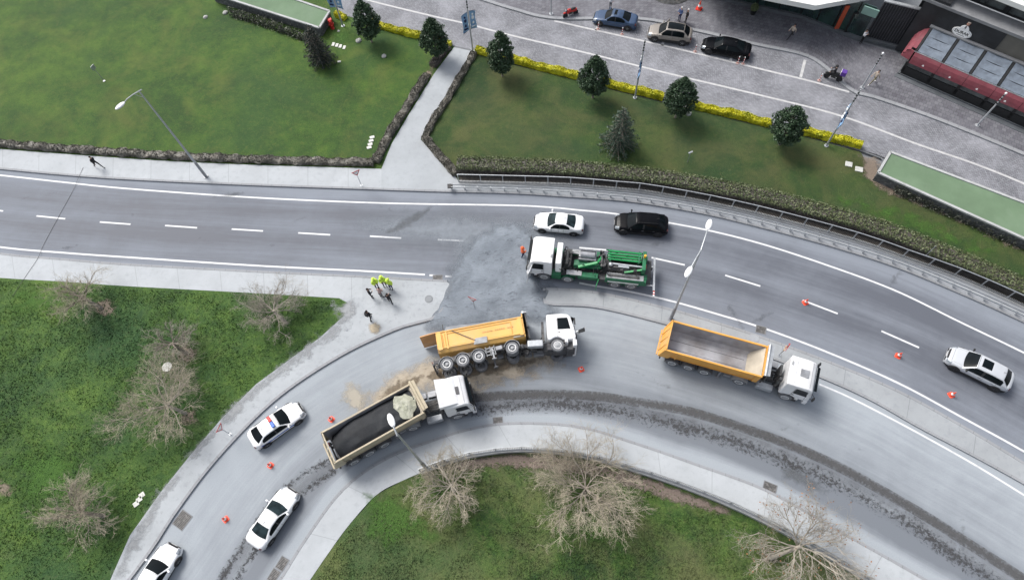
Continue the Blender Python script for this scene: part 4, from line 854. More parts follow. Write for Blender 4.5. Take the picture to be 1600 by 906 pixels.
# ================================================================== fences and rails
def railing(name, label, line, ht_, base_h, bay, zb, matp, matb):
    L = length(line); nb = max(2, int(round(L/bay))); l = smooth_line(line, nb+1); c = l[nb//2].copy(); c.z = 0; t = thing(name, label, 'railing', c, 0)
    rl = MB(); bars = MB()
    if base_h:
        wl = smooth_line(line, nb*3+1); m = MB()
        for i in range(len(wl)-1): m.beam((wl[i]-c)+Vector((0, 0, base_h/2-.1)), (wl[i+1]-c)+Vector((0, 0, base_h/2-.1)), .42, base_h+.2)
        m.build('base_wall', 'concrete_cap', t)
    for i in range(nb+1):
        p = l[i]-c; m = MB(); m.box((p.x, p.y, base_h+ht_/2), (.08, .08, ht_)); m.box((p.x, p.y, base_h+ht_+.01), (.11, .11, .03)); m.build('post', matp, t)
    for i in range(nb):
        a = l[i]-c; b = l[i+1]-c
        for z in (.12, ht_-.03): rl.beam(a+Vector((0, 0, base_h+z)), b+Vector((0, 0, base_h+z)), .06, .06)
        k = int((b-a).length/.125)
        for j in range(1, k): q = a.lerp(b, j/k); bars.box((q.x, q.y, base_h+ht_/2+.04), (.04, .04, ht_-.14))
    rl.build('rail', matp, t); bars.build('bars', matb, t); return t
FB = [(717, 284), (820, 286.5), (892, 289), (964, 295), (1000, 298), (1032, 303), (1108, 317), (1200, 338), (1332, 374), (1415, 403), (1498, 433), (1600, 478), (1700, 528)]
railing('road_railing', 'grey metal railing in front of the long clipped hedge', W([(a, b+1) for a, b in FB], .12), 1.2, .08, 2.15, .12, 'galv', 'black')
LB = [(658, 737), (700, 721), (738, 711), (800, 703), (864, 705), (930, 716), (989, 733), (1053, 754), (1130, 784), (1200, 817), (1270, 855), (1340, 896), (1440, 960)]
railing('low_wall_railing', 'white railing on a low concrete wall around the lawn inside the bend', W(LB, .12), .85, .36, 2.0, .12, 'galv', 'galv')
gr_ = thing('guard_rail', 'double steel guard rail along the outer kerb of the main road', 'guard rail', P(1100, 322, .12), 0)
gl = [(706, 295.5), (800, 298), (880, 302), (940, 307), (1000, 313), (1100, 330), (1200, 353), (1300, 380.5), (1400, 412.5), (1500, 453), (1600, 498), (1700, 548)]
l = smooth_line(W(gl, .12), 90); gc = gr_.location.copy(); gc.z = 0; gr_.location = gc; nl_ = offset(l, .16); nr_ = offset(l, -.16)
m = MB()
for s in (nl_, nr_):
    for i in range(len(s)-1):
        m.beam(s[i]-gc+Vector((0, 0, .52)), s[i+1]-gc+Vector((0, 0, .52)), .03, .13)
m.build('rail', 'galv', gr_)
for i in range(0, len(l), 2):
    p = l[i]-gc; m = MB(); m.box((p.x, p.y, .32), (.08, .12, .6)); m.box((p.x, p.y, .50), (.08, .30, .06)); m.build('post', 'galv', gr_)
m = MB(); p = l[0]-gc; m.box((p.x-.1, p.y, .62), (.5, .46, .1)); m.build('end_cap', 'black', gr_)

# ================================================================== lamps, banners, posts
def lamp(label, px, py, h, heads):
    b = P(px, py, .12); t = thing('street_lamp', label, 'street lamp', b, 0, 'tall street lamps over the roads')
    m = MB(); m.cyl((0, 0, 0), (0, 0, .06), .24, 16); m.tube([(0, 0, .05), (0, 0, 2.2)], [.15, .13], 12); m.build('base', 'steel', t)
    m = MB(); m.tube([(0, 0, 2.15), (0, 0, h)], [.115, .055], 12); m.build('pole', 'pole', t, smooth=True)
    for (hx, hy) in heads:
        e = P(hx, hy, h)-b; e.z = 0; d = e.normalized(); L = e.length
        m = MB(); m.tube([(d*-.25+Vector((0, 0, h-.05))), (d*L*.3+Vector((0, 0, h+.10))), (d*L*.65+Vector((0, 0, h+.13))), (d*(L-.25)+Vector((0, 0, h+.05)))], [.05, .045, .04, .035], 8); m.tube([d*.5+Vector((0, 0, h+.1)), Vector((0, 0, h-.75))], .022, 6); a = m.build('arm', 'pole', t, smooth=True)
        q = d.to_track_quat('X', 'Z').to_matrix(); m = MB(); m.ell(d*(L+.15)+Vector((0, 0, h+.06)), (.48, .21, .11), 0, 20, 12, q); m.ell(d*(L+.15)+Vector((0, 0, h+.0)), (.40, .17, .10), 1, 16, 8, q); m.build('lamp_head', ['lamp_white', 'glass_light'], t, smooth=True)
lamp('tall single lamp on the pavement by the upper left lawn, its head over the grass', 322, 276, 11.6, [(192, 166)])
lamp('tall lamp with two heads on the island, beside the green machine truck', 1048, 498, 11.6, [(1106, 356), (1076.5, 424)])
lamp('tall single lamp by the inner kerb, its head over the loaded tipper truck', 666, 731, 11.3, [(613.5, 661)])
def rings(m, z0, k, r=.075):
    for i in range(k): m.cyl((0, 0, z0-i*.32), (0, 0, z0-i*.32-.14), r, 12)
def banner_pole(label, px, py, h, ang, small=0, side=1):
    t = thing('banner_pole', label, 'banner pole', P(px, py, .1), ang, 'banner poles along the cobbled street')
    m = MB(); m.cyl((0, 0, 0), (0, 0, .05), .2, 16); m.tube([(0, 0, 0), (0, 0, h)], [.09, .05], 12); m.build('pole', 'pole', t, smooth=True)
    m = MB(); rings(m, h-.3, 4); m.build('spotlights', 'black', t)
    for s in (-1, 1):
        m = MB(); n = 8; vs = []; x0 = .12*s; x1 = .78*s; z1 = h*.74; z0 = z1-2.2
        for sd in (-.012, .012):
            for i in range(n+1):
                for k in range(5): x = x0+(x1-x0)*k/4; vs.append((x, .10*math.sin(i*.9+k*.6+s)*k/4+sd, z0+(z1-z0)*i/n-.25*k/4))
        o = 5*(n+1); fs = []
        for i in range(n):
            for k in range(4): q = (i*5+k, i*5+k+1, i*5+k+6, i*5+k+5); fs += [q, tuple(x+o for x in q)[::-1]]
        m.add(vs, fs); bn = m.build('banner', 'banner_blue', t, smooth=True)
        m = MB(); 
        for (zz, rr) in ((.35, .13), (.62, .17), (.8, .1)): m.ell(((x0+x1)/2, 0, z0+(z1-z0)*zz-.1), (rr, .13, rr*1.3), 0, 10, 6)
        m.box(((x0+x1)/2, 0, z0+.25), (.42, .22, .09)); m.build('emblem', 'white' if s > 0 else 'cl_navy', bn)
        m = MB(); m.cyl((0, 0, z1), (x1, 0, z1-.22), .016, 6); m.cyl((0, 0, z0), (x1, 0, z0-.2), .016, 6); m.build('bracket', 'black', t)
banner_pole('banner pole at the top left beside the red hydrant', 536, 41, 6.4, -.3); banner_pole('banner pole at the right top corner of the diagonal path, flags spread wide', 739, 81, 7.0, .5)
banner_pole('banner pole between the fourth and fifth round trees', 992, 153, 7.5, 1.25); banner_pole('banner pole at the right end of the yellow hedge, leaning across the street in view', 1291, 228, 7.4, 1.0)
def light_post(label, px, py, h):
    t = thing('light_column', label, 'light column', P(px, py, .13), 0, 'short light columns on the block pavement')
    m = MB(); m.cyl((0, 0, 0), (0, 0, .04), .22, 16); m.tube([(0, 0, 0), (0, 0, h)], [.085, .065], 12); m.build('pole', 'pole', t, smooth=True)
    m = MB(); rings(m, h-.2, 4, .08); m.build('light_rings', 'black', t); m = MB(); m.lathe((0, 0, h), [(0, .12), (.07, .09), (.11, 0), (.08, -.05)], 14); m.build('cap', 'lamp_white', t, smooth=True)
light_post('light column on the pavement behind the slanting banner pole', 1347, 137, 4.4); light_post('light column in front of the red awning', 1527, 196, 4.25); light_post('light column at the top edge above the red scooter', 861, 22, 4.4)
def road_sign(label, px, py, h, ang, kind, tilt=0):
    t = thing('road_sign', label, 'road sign', P(px, py, .12), ang)
    m = MB(); m.cyl((0, 0, 0), (0, 0, .04), .12, 12); m.tube([(0, 0, 0), (0, 0, h)], .03, 8); m.build('post', 'galv', t)
    m = MB()
    if kind == 'yield': m.add([(-.42, -.04, h+.1), (.42, -.04, h+.1), (0, -.04, h-.6), (-.42, -.055, h+.1), (.42, -.055, h+.1), (0, -.055, h-.6)], [(0, 1, 2), (5, 4, 3), (0, 3, 4, 1), (1, 4, 5, 2), (2, 5, 3, 0)]); m.build('plate', 'red', t); m = MB(); m.add([(-.28, -.06, h+.02), (.28, -.06, h+.02), (0, -.06, h-.44), (-.28, -.064, h+.02), (.28, -.064, h+.02), (0, -.064, h-.44)], [(0, 1, 2), (5, 4, 3), (0, 3, 4, 1), (1, 4, 5, 2), (2, 5, 3, 0)]); m.build('face', 'white', t)
    elif kind == 'works':
        m.add([(-.42, -.04, h-.45), (.42, -.04, h-.45), (0, -.04, h+.3), (-.42, -.055, h-.45), (.42, -.055, h-.45), (0, -.055, h+.3)], [(0, 1, 2), (5, 4, 3), (0, 3, 4, 1), (1, 4, 5, 2), (2, 5, 3, 0)]); m.build('plate', 'red', t)
        m = MB(); m.add([(-.28, -.06, h-.38), (.28, -.06, h-.38), (0, -.06, h+.12), (-.28, -.064, h-.38), (.28, -.064, h-.38), (0, -.064, h+.12)], [(0, 1, 2), (5, 4, 3), (0, 3, 4, 1), (1, 4, 5, 2), (2, 5, 3, 0)]); m.build('face', 'white', t)
        m = MB(); m.box((0, .02, h-.75), (.5, .03, .22)); m.build('lower_plate', 'orange_dull', t)
    else: m.box((0, -.04, h-.15), (.5, .03, .5)); m.build('plate', 'galv', t)
road_sign('small triangular give way sign on the pavement below the shrub row corner', 565, 290, 2.2, .4, 'yield'); road_sign('red and white triangular sign standing in the spilled grit', 742, 482, 2.1, -.5, 'yield', 1)
road_sign('orange backed triangular sign on the island behind the empty tipper truck', 1217, 555, 2.3, .9, 'works'); road_sign('thin sign on the outer ramp pavement seen edge on beside the biggest bare tree', 360, 678, 2.1, 1.2, 'yield'); road_sign('grey plate on a post standing in the upper left lawn', 163, 127, 2.1, 1.1, 'plate')
def thin_post(name, label, cat, px, py, h, top):
    t = thing(name, label, cat, P(px, py, .1), .4); m = MB(); m.tube([(0, 0, 0), (0, 0, h)], .028, 8); m.build('post', 'galv', t)
    if top: m = MB(); m.box((0, 0, h), (.45, .12, .10)); m.build('head', 'galv', t)
thin_post('garden_light', 'small T shaped garden light on the olive lawn right of the conifer', 'garden light', 1074, 254, 1.5, True); thin_post('bare_post', 'bare thin post standing in the long clipped hedge at the right', 'post', 1441, 404, 2.2, False)

# cones and delineators
def cone(label, px, py, s=1.0, z=.004, base='cone'):
    t = thing('traffic_cone', label, 'traffic cone', P(px, py, z), random.random()*3, 'orange traffic cones')
    m = MB(); m.prism([(a*.23*s, b*.23*s) for a, b in ((-1, -.75), (-.75, -1), (.75, -1), (1, -.75), (1, .75), (.75, 1), (-.75, 1), (-1, .75))], 0, .035*s); m.build('base', base, t, bevel=.008)
    m = MB(); r = lambda z: .165*(1-z/.78); k = MB()
    m.lathe((0, 0, .03), [(r(0)*s, 0), (r(.2)*s, .2*s)], 20); m.lathe((0, 0, .03), [(r(.2)*s+.003, .2*s), (r(.38)*s+.003, .38*s)], 20, 1); m.lathe((0, 0, .03), [(r(.38)*s, .38*s), (r(.68)*s, .68*s), (.0, .69*s)], 20); m.build('body', ['cone', 'white'], t, smooth=True); return t
for (x, y, lb) in [(518, 655, 'cone left of the loaded tipper truck, beside its tailgate'), (423, 727, 'cone between the police car and the white hatchback below it'), (353, 811, 'cone left of the white hatchback, near the square drain'), (908, 577, 'cone in front of the tipped truck cab'),
                   (1258, 473, 'cone standing on a lane dash, leftmost of the three in the right lanes'), (1403, 556, 'cone in the right lanes below the second lane dash from the edge'), (1486, 617, 'cone just below the silver car on the right')]: cone(lb, x, y, 1.0)
cone('big red based cone with white rings at the top edge beside the dark round mat', 1092, 14, 1.45, .13, 'red')
def delin(label, px, py):
    t = thing('lane_post', label, 'bollard', P(px, py, .0), 0, 'slim red and white posts along the parking line')
    m = MB(); m.lathe((0, 0, 0), [(0, .05), (.12, .05), (.2, .02), (.21, 0)], 20); m.build('base', 'cl_pink', t, smooth=True)
    m = MB(); z = .04
    for k in range(6): m.cyl((0, 0, z), (0, 0, z+.14), .042, 12, k % 2); z += .14
    m.lathe((0, 0, z), [(.042, 0), (.03, .03), (0, .04)], 12, 1); m.build('post', ['red', 'white'], t)
for x, y, lb in [(934.5, 46, 'slim post by the front wheel of the blue sedan'), (972, 54, 'slim post by the rear wheel of the blue sedan'), (1086, 81, 'slim post between the beige and black parked cars'), (1152.5, 99, 'left post of the close pair by the black parked sedan'), (1161, 100, 'right post of the close pair by the black parked sedan'), (1280, 126, 'slim post by the front wheel of the delivery motorcycle')]: delin(lb, x, y)

# stepping slabs and rocks
def slab_stone(label, px, py, a, sx, sy, grp):
    m = MB(); m.prism([(-sx/2, -sy/2+.02), (-sx/2+.03, -sy/2), (sx/2-.02, -sy/2), (sx/2, -sy/2+.03), (sx/2, sy/2-.02), (sx/2-.03, sy/2), (-sx/2+.02, sy/2), (-sx/2, sy/2-.03)], -.02, .07); o = m.build('stepping_stone', 'stone_white', bevel=.01, loc=P(px, py, LZ)); o.rotation_euler.z = a; tag(o, label, 'paving slab', grp)
for rowlab, pts, a, sx, sy in [('beside the dark conifer', [(521, 70), (526.5, 71.5), (532, 73), (538, 75)], -.25, .3, .5), ('near the shrub corner of the upper lawn', [(581.5, 215), (580, 220.5), (578.5, 226), (577, 231)], .2, .48, .3), ('at the road side of the lower left lawn', [(222, 773), (218, 780), (213, 787)], .6, .42, .38)]:
    for i, (x, y) in enumerate(pts):
        if len(pts) == 4: nm = ['first', 'second', 'third', 'last'][i]
        else: nm = ['top', 'middle', 'bottom'][i]
        slab_stone(f'{nm} pale slab of the short row {rowlab}', x, y, a, sx, sy, 'pale slabs set in the lawns')
slab_stone('left of two square pale slabs on the grass near the right green roofed block', 1326, 257, -.4, .62, .55, 'pale slabs set in the lawns'); slab_stone('right of two square pale slabs on the grass near the right green roofed block', 1342, 265, -.4, .68, .55, 'pale slabs set in the lawns')
slab_stone('single small pale slab right of the dark conifer', 530, 97, -.1, .36, .22, 'pale slabs set in the lawns')
def rock(label, px, py, r):
    import bmesh
    bm = bmesh.new(); bmesh.ops.create_icosphere(bm, subdivisions=3, radius=r)
    for v in bm.verts: v.co *= 1+.25*noise.noise(v.co*3/r*.6+Vector((px, py, 0))); v.co.z *= .55
    me = bpy.data.meshes.new('rock'); bm.to_mesh(me); bm.free(); me.materials.append(M['rock']); me.shade_smooth(); o = bpy.data.objects.new('rock', me); COL.objects.link(o); o.location = P(px, py, LZ+r*.15); tag(o, label, 'rock')
for a in [('round pale rock beside the trunk of the leftmost round tree', 560, 64, .33), ('pale rock alone on the mown lawn below the leftmost round tree', 600, 88, .27), ('pale rock on the grass at the left end of the top left green roofed block', 321, 27, .26), ('pale rock at the corner of the top left green roofed block', 352, 20, .3),
          ('pale rock beside the trunk of the fifth round tree', 1075, 177, .33), ('small pale rock by the foot of the leftmost banner pole', 529, 49, .15)]: rock(*a)
# red hydrant
t = thing('fire_hydrant', 'red fire hydrant by the end of the top left green roofed block', 'fire hydrant', P(520, 45, .1), .3)
m = MB(); m.lathe((0, 0, 0), [(.2, 0), (.2, .05), (.13, .07), (.13, .85), (.17, .88), (.17, .95), (.11, 1.05), (0, 1.1)], 18); m.build('body', 'red', t, smooth=True)
m = MB(); m.cyl((-.3, 0, .6), (.3, 0, .6), .08, 12); m.cyl((0, -.28, .5), (0, 0, .5), .1, 12); m.build('outlets', 'red', t); m = MB(); m.box((.0, .35, .5), (.45, .35, 1.0)); m.build('hose_box', 'red', t, bevel=.02)
# ================================================================== CARS
def patch(m, fn, u0, u1, v0, v1, nu, nv, off=.006, mi=0):
    vs = []
    for i in range(nu+1):
        for j in range(nv+1):
            u = u0+(u1-u0)*i/nu; v = v0+(v1-v0)*j/nv; p = Vector(fn(u, v)); e = .004
            a = Vector(fn(u+e, v))-Vector(fn(u-e, v)); b = Vector(fn(u, v+e))-Vector(fn(u, v-e)); n = a.cross(b)
            n = n.normalized() if n.length > 1e-9 else Vector((0, 0, 1))
            c = p-Vector((0, 0, .6)); 
            if n.dot(c) < 0: n = -n
            vs.append(p+n*off)
    m.add(vs, [(i*(nv+1)+j, (i+1)*(nv+1)+j, (i+1)*(nv+1)+j+1, i*(nv+1)+j+1) for i in range(nu) for j in range(nv)], mi)
def wheel(root, x, y, r, wd, mt='tyre', mr='rim', name='wheel', spokes=5):
    s = 1 if y > 0 else -1; t = MB(); y0 = y-s*wd/2
    t.lathe((x, y-wd/2 if s > 0 else y+wd/2, r), [(r*.6, 0), (r*.93, 0), (r, s*.03), (r, s*(wd-.03)), (r*.95, s*wd), (r*.64, s*wd), (r*.62, s*(wd-.03))], 28, 0, 'Y')
    w_ = t.build(name, mt, root, smooth=True); k = MB(); yo = y0+s*(wd-.03) if s > 0 else y0+s*(wd-.03)
    k.lathe((x, yo, r), [(r*.64, 0), (r*.6, s*.012), (r*.56, -s*.03), (.0, -s*.03)], 24, 0, 'Y')
    for i in range(spokes): a = i*2*math.pi/spokes+.3; k.beam((x, yo+s*.005, r), (x+math.cos(a)*r*.58, yo+s*.005, r+math.sin(a)*r*.58), .05, .02, 0)
    k.lathe((x, yo, r), [(r*.13, -s*.03), (r*.12, s*.02), (0, s*.02)], 12, 0, 'Y')
    k.build('rim', mr, w_); return w_
def car(label, cat, loc, rz, L=4.6, Wd=1.82, H=1.46, paint='white_paint', style='sedan', sun=None, rim='rim', open_door=False, police=False, dark_low=False, name='parked_car', glass='glass', rails=False, beige_top=False):
    t = thing(name, label, cat, loc, rz); h = L/2; XF.append(Matrix.Identity(4))
    suv = style == 'suv'; hat = style == 'hatch'
    a, b = (h-1.02, h-1.85) if suv else ((h-1.15, h-1.98) if not hat else (h-1.10, h-1.95))
    c_, d = (-h+.92, -h+.22) if suv else ((-h+1.62, -h+.62) if style == 'sedan' else (-h+1.15, -h+.30))
    hz, bz, tz = (.98, 1.04, 1.10) if suv else (.86, .93, 1.0)
    gz = .20 if suv else .16
    def ztop(x): return float(np.interp(x, [-h, -h+.08, -h+.25, d, c_, b, a, h-.45, h-.12, h], [tz-.30, tz-.10, tz-.02, tz, bz+.02, bz, hz, hz-.10, hz-.22, hz-.42]))
    def hw(x):
        s = abs(x)/h; k = .24 if x > 0 else .18; return Wd/2*(1-k*s**5-(.10*max(0, s-.9)*10)**1)
    Q = [(0, 0, .035), (.3, .35, .03), (.55, .66, .018), (.70, .84, -.012), (.78, .93, -.06), (.84, .985, -.14), (.90, 1.0, -.26), (.95, .992, -.45), (1, .95, -9)]
    qs = [q[0] for q in Q]; fy = [q[1] for q in Q]; fz = [q[2] for q in Q]
    def body(x, q):
        s = -1 if q < 0 else 1; q = abs(q); zt = ztop(x); w = hw(x); y = w*float(np.interp(q, qs, fy)); dz = float(np.interp(q, qs[:-1], fz[:-1])); z = zt+dz
        if q > .95: z = (zt-.45)+(gz-(zt-.45))*(q-.95)/.05
        return (x, s*y, max(z, gz))
    nx, nq = 46, 44; m = MB(); vs = []
    xs = [-h*math.cos(math.pi*i/nx)*.35+(-h+2*h*i/nx)*.65 for i in range(nx+1)]
    for x in xs:
        for j in range(nq+1): vs.append(body(x, -1+2*j/nq))
    c = nq+1; m.add(vs, [(i*c+j, (i+1)*c+j, (i+1)*c+j+1, i*c+j+1) for i in range(nx) for j in range(nq)]+[tuple(range(c)), tuple(nx*c+j for j in range(c))[::-1]])
    m.build('body', paint, t, smooth=True)
    # cabin
    pu = [0, .30, .36, .68, .74, 1.0]; zr = H
    prof = [(a, ztop(a)-.02), (b, zr-.055), (b-.25, zr-.015), ((b+c_)/2-.2, zr), (c_, zr-.06), (d, ztop(d)-.02)]
    pu = [0, .30, .40, .58, .74, 1.0]
    def cab(u, v):
        x = float(np.interp(u, pu, [p[0] for p in prof])); z = float(np.interp(u, pu, [p[1] for p in prof])); zb = ztop(min(max(x, -h+.1), h))-.02; f = max(0, min(1, (z-zb)/(zr-zb-.02)))
        w = (Wd/2)*((.90-.02*(x < 0))*(1-f)+(.66-.05*max(0, -x/h))*f); 
        k = .16*max(0, 1-u/.36) if u < .36 else (-.14*max(0, (u-.68)/.32) if u > .68 else 0)
        return (x-k*v*v, w*v, z-.045*f*v**4-.03*f*v*v)
    def side(s):
        def fn(u, v):
            p = Vector(cab(u, s)); zb = ztop(p.x)-.03; q = Vector((p.x, s*min(hw(p.x)*.955, Wd/2*.93), min(zb, p.z))); r = p.lerp(q, v); r.y += s*.03*math.sin(math.pi*v); return tuple(r)
        return fn
    m = MB(); patch(m, cab, 0, 1, -1, 1, 40, 16, 0)
    for s in (-1, 1): patch(m, side(s), 0, 1, 0, 1, 40, 6, 0)
    m.build('roof', paint, t, smooth=True)
    m = MB(); patch(m, cab, .02, .315, -.92, .92, 8, 12, .007); m.build('windshield', glass, t, smooth=True)
    m = MB(); patch(m, cab, .76 if not suv else .75, .96, -.88, .88, 8, 12, .007); m.build('rear_window', glass, t, smooth=True)
    for s in (-1, 1):
        ug = .86 if style != 'suv' else .80
        for (u0, u1) in ((.10, .475), (.49, ug)):
            m = MB(); fn = side(s); vs = []; n = 10
            for i in range(n+1):
                u = u0+(u1-u0)*i/n; p0 = Vector(fn(u, 0)); H_ = abs(p0.z-fn(u, 1)[2]); top = .10 if H_ > .25 else .30
                for v in (top, .55, .97): p = Vector(fn(u, v)); vs.append((p.x, p.y+s*.012, p.z+.004))
            m.add(vs, [(i*3+k, (i+1)*3+k, (i+1)*3+k+1, i*3+k+1) for i in range(n) for k in range(2)]); m.build('side_window', glass if glass == 'glass' else 'glass', t, smooth=True)
    for s in (-1, 1):
        m = MB(); fn = side(s); vs = []
        for u in (.468, .498):
            for v in (.10, .55, .97): p = Vector(fn(u, v)); vs.append((p.x, p.y+s*.015, p.z+.003))
        m.add(vs, [(0, 3, 4, 1), (1, 4, 5, 2)]); m.build('door_pillar', 'trim', t)
    if sun == 'roof': m = MB(); patch(m, cab, .345, .73, -.80, .80, 12, 10, .008); m.build('panoramic_roof', 'glass', t, smooth=True)
    elif sun: m = MB(); patch(m, cab, sun[0], sun[1], -.62, .62, 6, 8, .008); m.build('sunroof', 'glass', t, smooth=True)
    # shut lines, handles
    m = MB()
    for s in (-1, 1):
        patch(m, body, a-.02, h-.32, s*.60, s*.607, 10, 1, .004)
        for xx in (a-.55, (b+c_)/2+.12, c_+.15): patch(m, body, xx, xx+.014, s*.80, s*.975, 1, 8, .004)
        patch(m, body, -h+.30, h-.3, s*.972, s*1.0, 30, 2, .006)
    patch(m, body, h-.335, h-.32, -.6, .6, 1, 10, .004)
    if style == 'sedan': patch(m, body, d-.06, d-.045, -.62, .62, 1, 10, .004)
    patch(m, body, h-.10, h-.015, -.55, .55, 2, 10, .008); m.box((h-.01, 0, gz+.22), (.05, Wd*.62, .22)); m.box((-h+.02, 0, gz+.12), (.06, Wd*.7, .16))
    if suv or dark_low:
        for s in (-1, 1): patch(m, body, -h+.1, h-.1, s*.955, s*1.0, 30, 2, .012)
    m.build('trim', 'trim', t)
    m = MB()
    for s in (-1, 1):
        for xx in ((b+c_)/2+.35, c_+.38): m.box((xx, s*(hw(xx)*1.0), bz-.16), (.2, .035, .03))
    m.build('door_handles', paint if not suv else 'chrome', t)
    for s in (-1, 1):
        m = MB(); patch(m, body, h-.42, h-.06, s*.62, s*.86, 6, 4, .009); m.build('headlight', 'head', t, smooth=True)
        m = MB(); patch(m, body, -h+.02, -h+.16, s*.70, s*.88, 5, 4, .009); m.build('tail_light', 'tail', t, smooth=True)
        m = MB(); xm = a-.42; ym = s*(Wd/2+.09); m.ell((xm, ym, bz+.09), (.085, .12, .075), 0, 12, 8); m.beam((xm+.02, s*(Wd/2-.10), bz+.03), (xm, ym, bz+.06), .08, .04); m.build('mirror', paint if not (suv and dark_low) else 'black', t, smooth=True)
    for q in ((h+.022, gz+.30), (-h-.012, tz-.42)): m = MB(); m.box((q[0], 0, q[1]), (.012, .5, .11)); m.build('licence_plate', 'plate', t)
    wr = .36 if suv else .325; xf = h-.86; xr = -h+.86
    for x in (xf, xr):
        for s in (-1, 1):
            arch = MB(); arch.lathe((x, s*(Wd/2+.004), wr+.01), [(wr+.07, -s*.18), (wr+.07, 0), (0, 0)], 28, 0, 'Y'); arch.build('wheel_arch', 'trim', t)
    for x in (xf, xr):
        for s in (-1, 1): wheel(t, x, s*(Wd/2-.085), wr, .22, 'tyre', rim)
    m = MB(); m.tube([((c_+.2), 0, zr-.02), (c_-.02, 0, zr+.07)], [.018, .006], 6); m.build('antenna', 'black', t)
    if rails:
        for s in (-1, 1): m = MB(); m.tube([cab(.36, s*.9)[:2]+(zr-.02,), cab(.4, s*.9)[:2]+(zr+.04,), cab(.68, s*.9)[:2]+(zr+.04,), cab(.73, s*.9)[:2]+(zr-.04,)], .02, 6); m.build('roof_rail', 'black', t)
    if police:
        m = MB(); X0 = b-.42; m.box((X0, 0, zr+.035), (.20, 1.04, .03), 0); m.build('light_bar_base', 'black', t)
        for s, mt in ((1, 'red'), (-1, 'blue')):
            m = MB(); m.box((X0, s*.27, zr+.10), (.26, .52, .11)); m.build('light_bar_lens', mt, t, bevel=.045)
        m = MB()
        for s in (-1, 1):
            patch(m, body, -h+.5, h-.6, s*.885, s*.925, 20, 2, .010)
        m.build('blue_stripe', 'blue', t)
    if open_door:
        m = MB(); s = -1; hx = a-.5; m.hexa([(hx, s*(Wd/2-.02), .35), (hx-.45, s*(Wd/2+.85), .35), (hx-.50, s*(Wd/2+.80), .35), (hx-.06, s*(Wd/2-.04), .35)], [(hx, s*(Wd/2-.04), bz), (hx-.45, s*(Wd/2+.83), bz), (hx-.50, s*(Wd/2+.78), bz), (hx-.06, s*(Wd/2-.06), bz)])
        m.build('open_door', paint, t, bevel=.02)
    XF.pop(); return t
def heading(f, r, z): a, b = P(f[0], f[1], z), P(r[0], r[1], z); d = a-b; return Vector(((a.x+b.x)/2, (a.y+b.y)/2, .004)), math.atan2(d.y, d.x)
def put_car(f, r, z, label, cat, **k): lo, rz = heading(f, r, z); return car(label, cat, lo, rz, **k)
put_car((834, 343), (913, 351), .72, 'white sedan in the lane above the green machine truck', 'car', L=4.55, H=1.44, paint='white_paint', name='stopped_car', glass='glass_light')
put_car((961, 345), (1044, 351), .8, 'black estate car behind the white sedan in the upper lanes', 'car', L=4.75, H=1.62, Wd=1.85, paint='black_paint', style='suv', rim='rim_dark', name='stopped_car', rails=True)
put_car((1485, 551), (1580, 598), .8, 'silver crossover with a sunroof in the right lanes near the image edge', 'car', L=4.75, H=1.66, Wd=1.88, paint='silver_paint', style='suv', sun=(.40, .54), rim='rim_dark', dark_low=True, name='stopped_car')
put_car((469, 635), (392, 690), .72, 'white police car with a red and blue light bar on the ramp', 'police car', L=4.55, H=1.48, paint='white_paint', style='hatch', police=True, name='police_car')
put_car((453, 768), (398, 848), .72, 'white sedan on the ramp between the small cones and the inner kerb', 'car', L=4.6, H=1.46, paint='white_paint', style='sedan', name='stopped_car', glass='glass_light')
put_car((265, 858), (214, 943), .72, 'white car cut by the bottom edge beside the outer kerb', 'car', L=4.6, H=1.46, paint='white_paint', style='sedan', name='stopped_car')
put_car((926, 22), (998, 34), .72, 'parked blue sedan with a sunroof on the cobbled street', 'car', L=4.75, H=1.45, paint='blue_paint', style='sedan', sun=(.40, .50), name='parked_car')
put_car((1012, 45), (1083, 55), .82, 'parked beige crossover with a black glass roof between two sedans', 'car', L=4.6, H=1.68, Wd=1.88, paint='beige_paint', style='suv', sun='roof', name='parked_car', open_door=True)
put_car((1095, 64), (1177, 80), .74, 'parked black sedan on the cobbled street, rightmost of the parked cars', 'car', L=5.0, H=1.46, Wd=1.88, paint='black_paint', style='sedan', rim='rim_dark', name='parked_car')

# ================================================================== TRUCKS
def truck_wheel(root, x, y, r=.52, wd=.34, dual=False, front=False):
    s = 1 if y > 0 else -1; t = MB(); yb = y-s*wd
    t.lathe((x, yb, r), [(r*.55, 0), (r*.94, 0), (r, s*.04), (r, s*(wd-.04)), (r*.93, s*wd), (r*.56, s*wd), (r*.54, s*(wd-.05))], 32, 0, 'Y')
    if dual: t.lathe((x, yb-s*(wd+.04), r), [(r*.55, 0), (r*.94, 0), (r, s*.04), (r, s*(wd-.04)), (r*.93, s*wd), (r*.56, s*wd)], 32, 0, 'Y')
    w_ = t.build('wheel', 'tyre_dusty', root, smooth=True); k = MB()
    if front: k.lathe((x, y, r), [(r*.55, -s*.04), (r*.50, -s*.02), (r*.40, s*.02), (r*.2, s*.03), (r*.18, s*.06), (0, s*.06)], 24, 0, 'Y')
    else: k.lathe((x, y, r), [(r*.55, -s*.03), (r*.50, -s*.05), (r*.42, -s*.14), (r*.24, -s*.15), (r*.22, s*.0), (0, s*.01)], 24, 0, 'Y')
    for i in range(10): a = i*.628; k.cyl((x+math.cos(a)*r*.32, y-s*.10, r+math.sin(a)*r*.32), (x+math.cos(a)*r*.32, y+s*(.03 if front else -.12), r+math.sin(a)*r*.32), .022, 6, 0)
    k.build('rim', 'fender', w_, smooth=True)
    q = MB(); q.lathe((x, y+s*.004, r), [(r*.52, 0), (r*.60, 0), (r*.60, s*.012), (r*.52, s*.012), (r*.52, 0)], 28, 0, 'Y'); q.build('rim_flange', 'white', w_); return w_
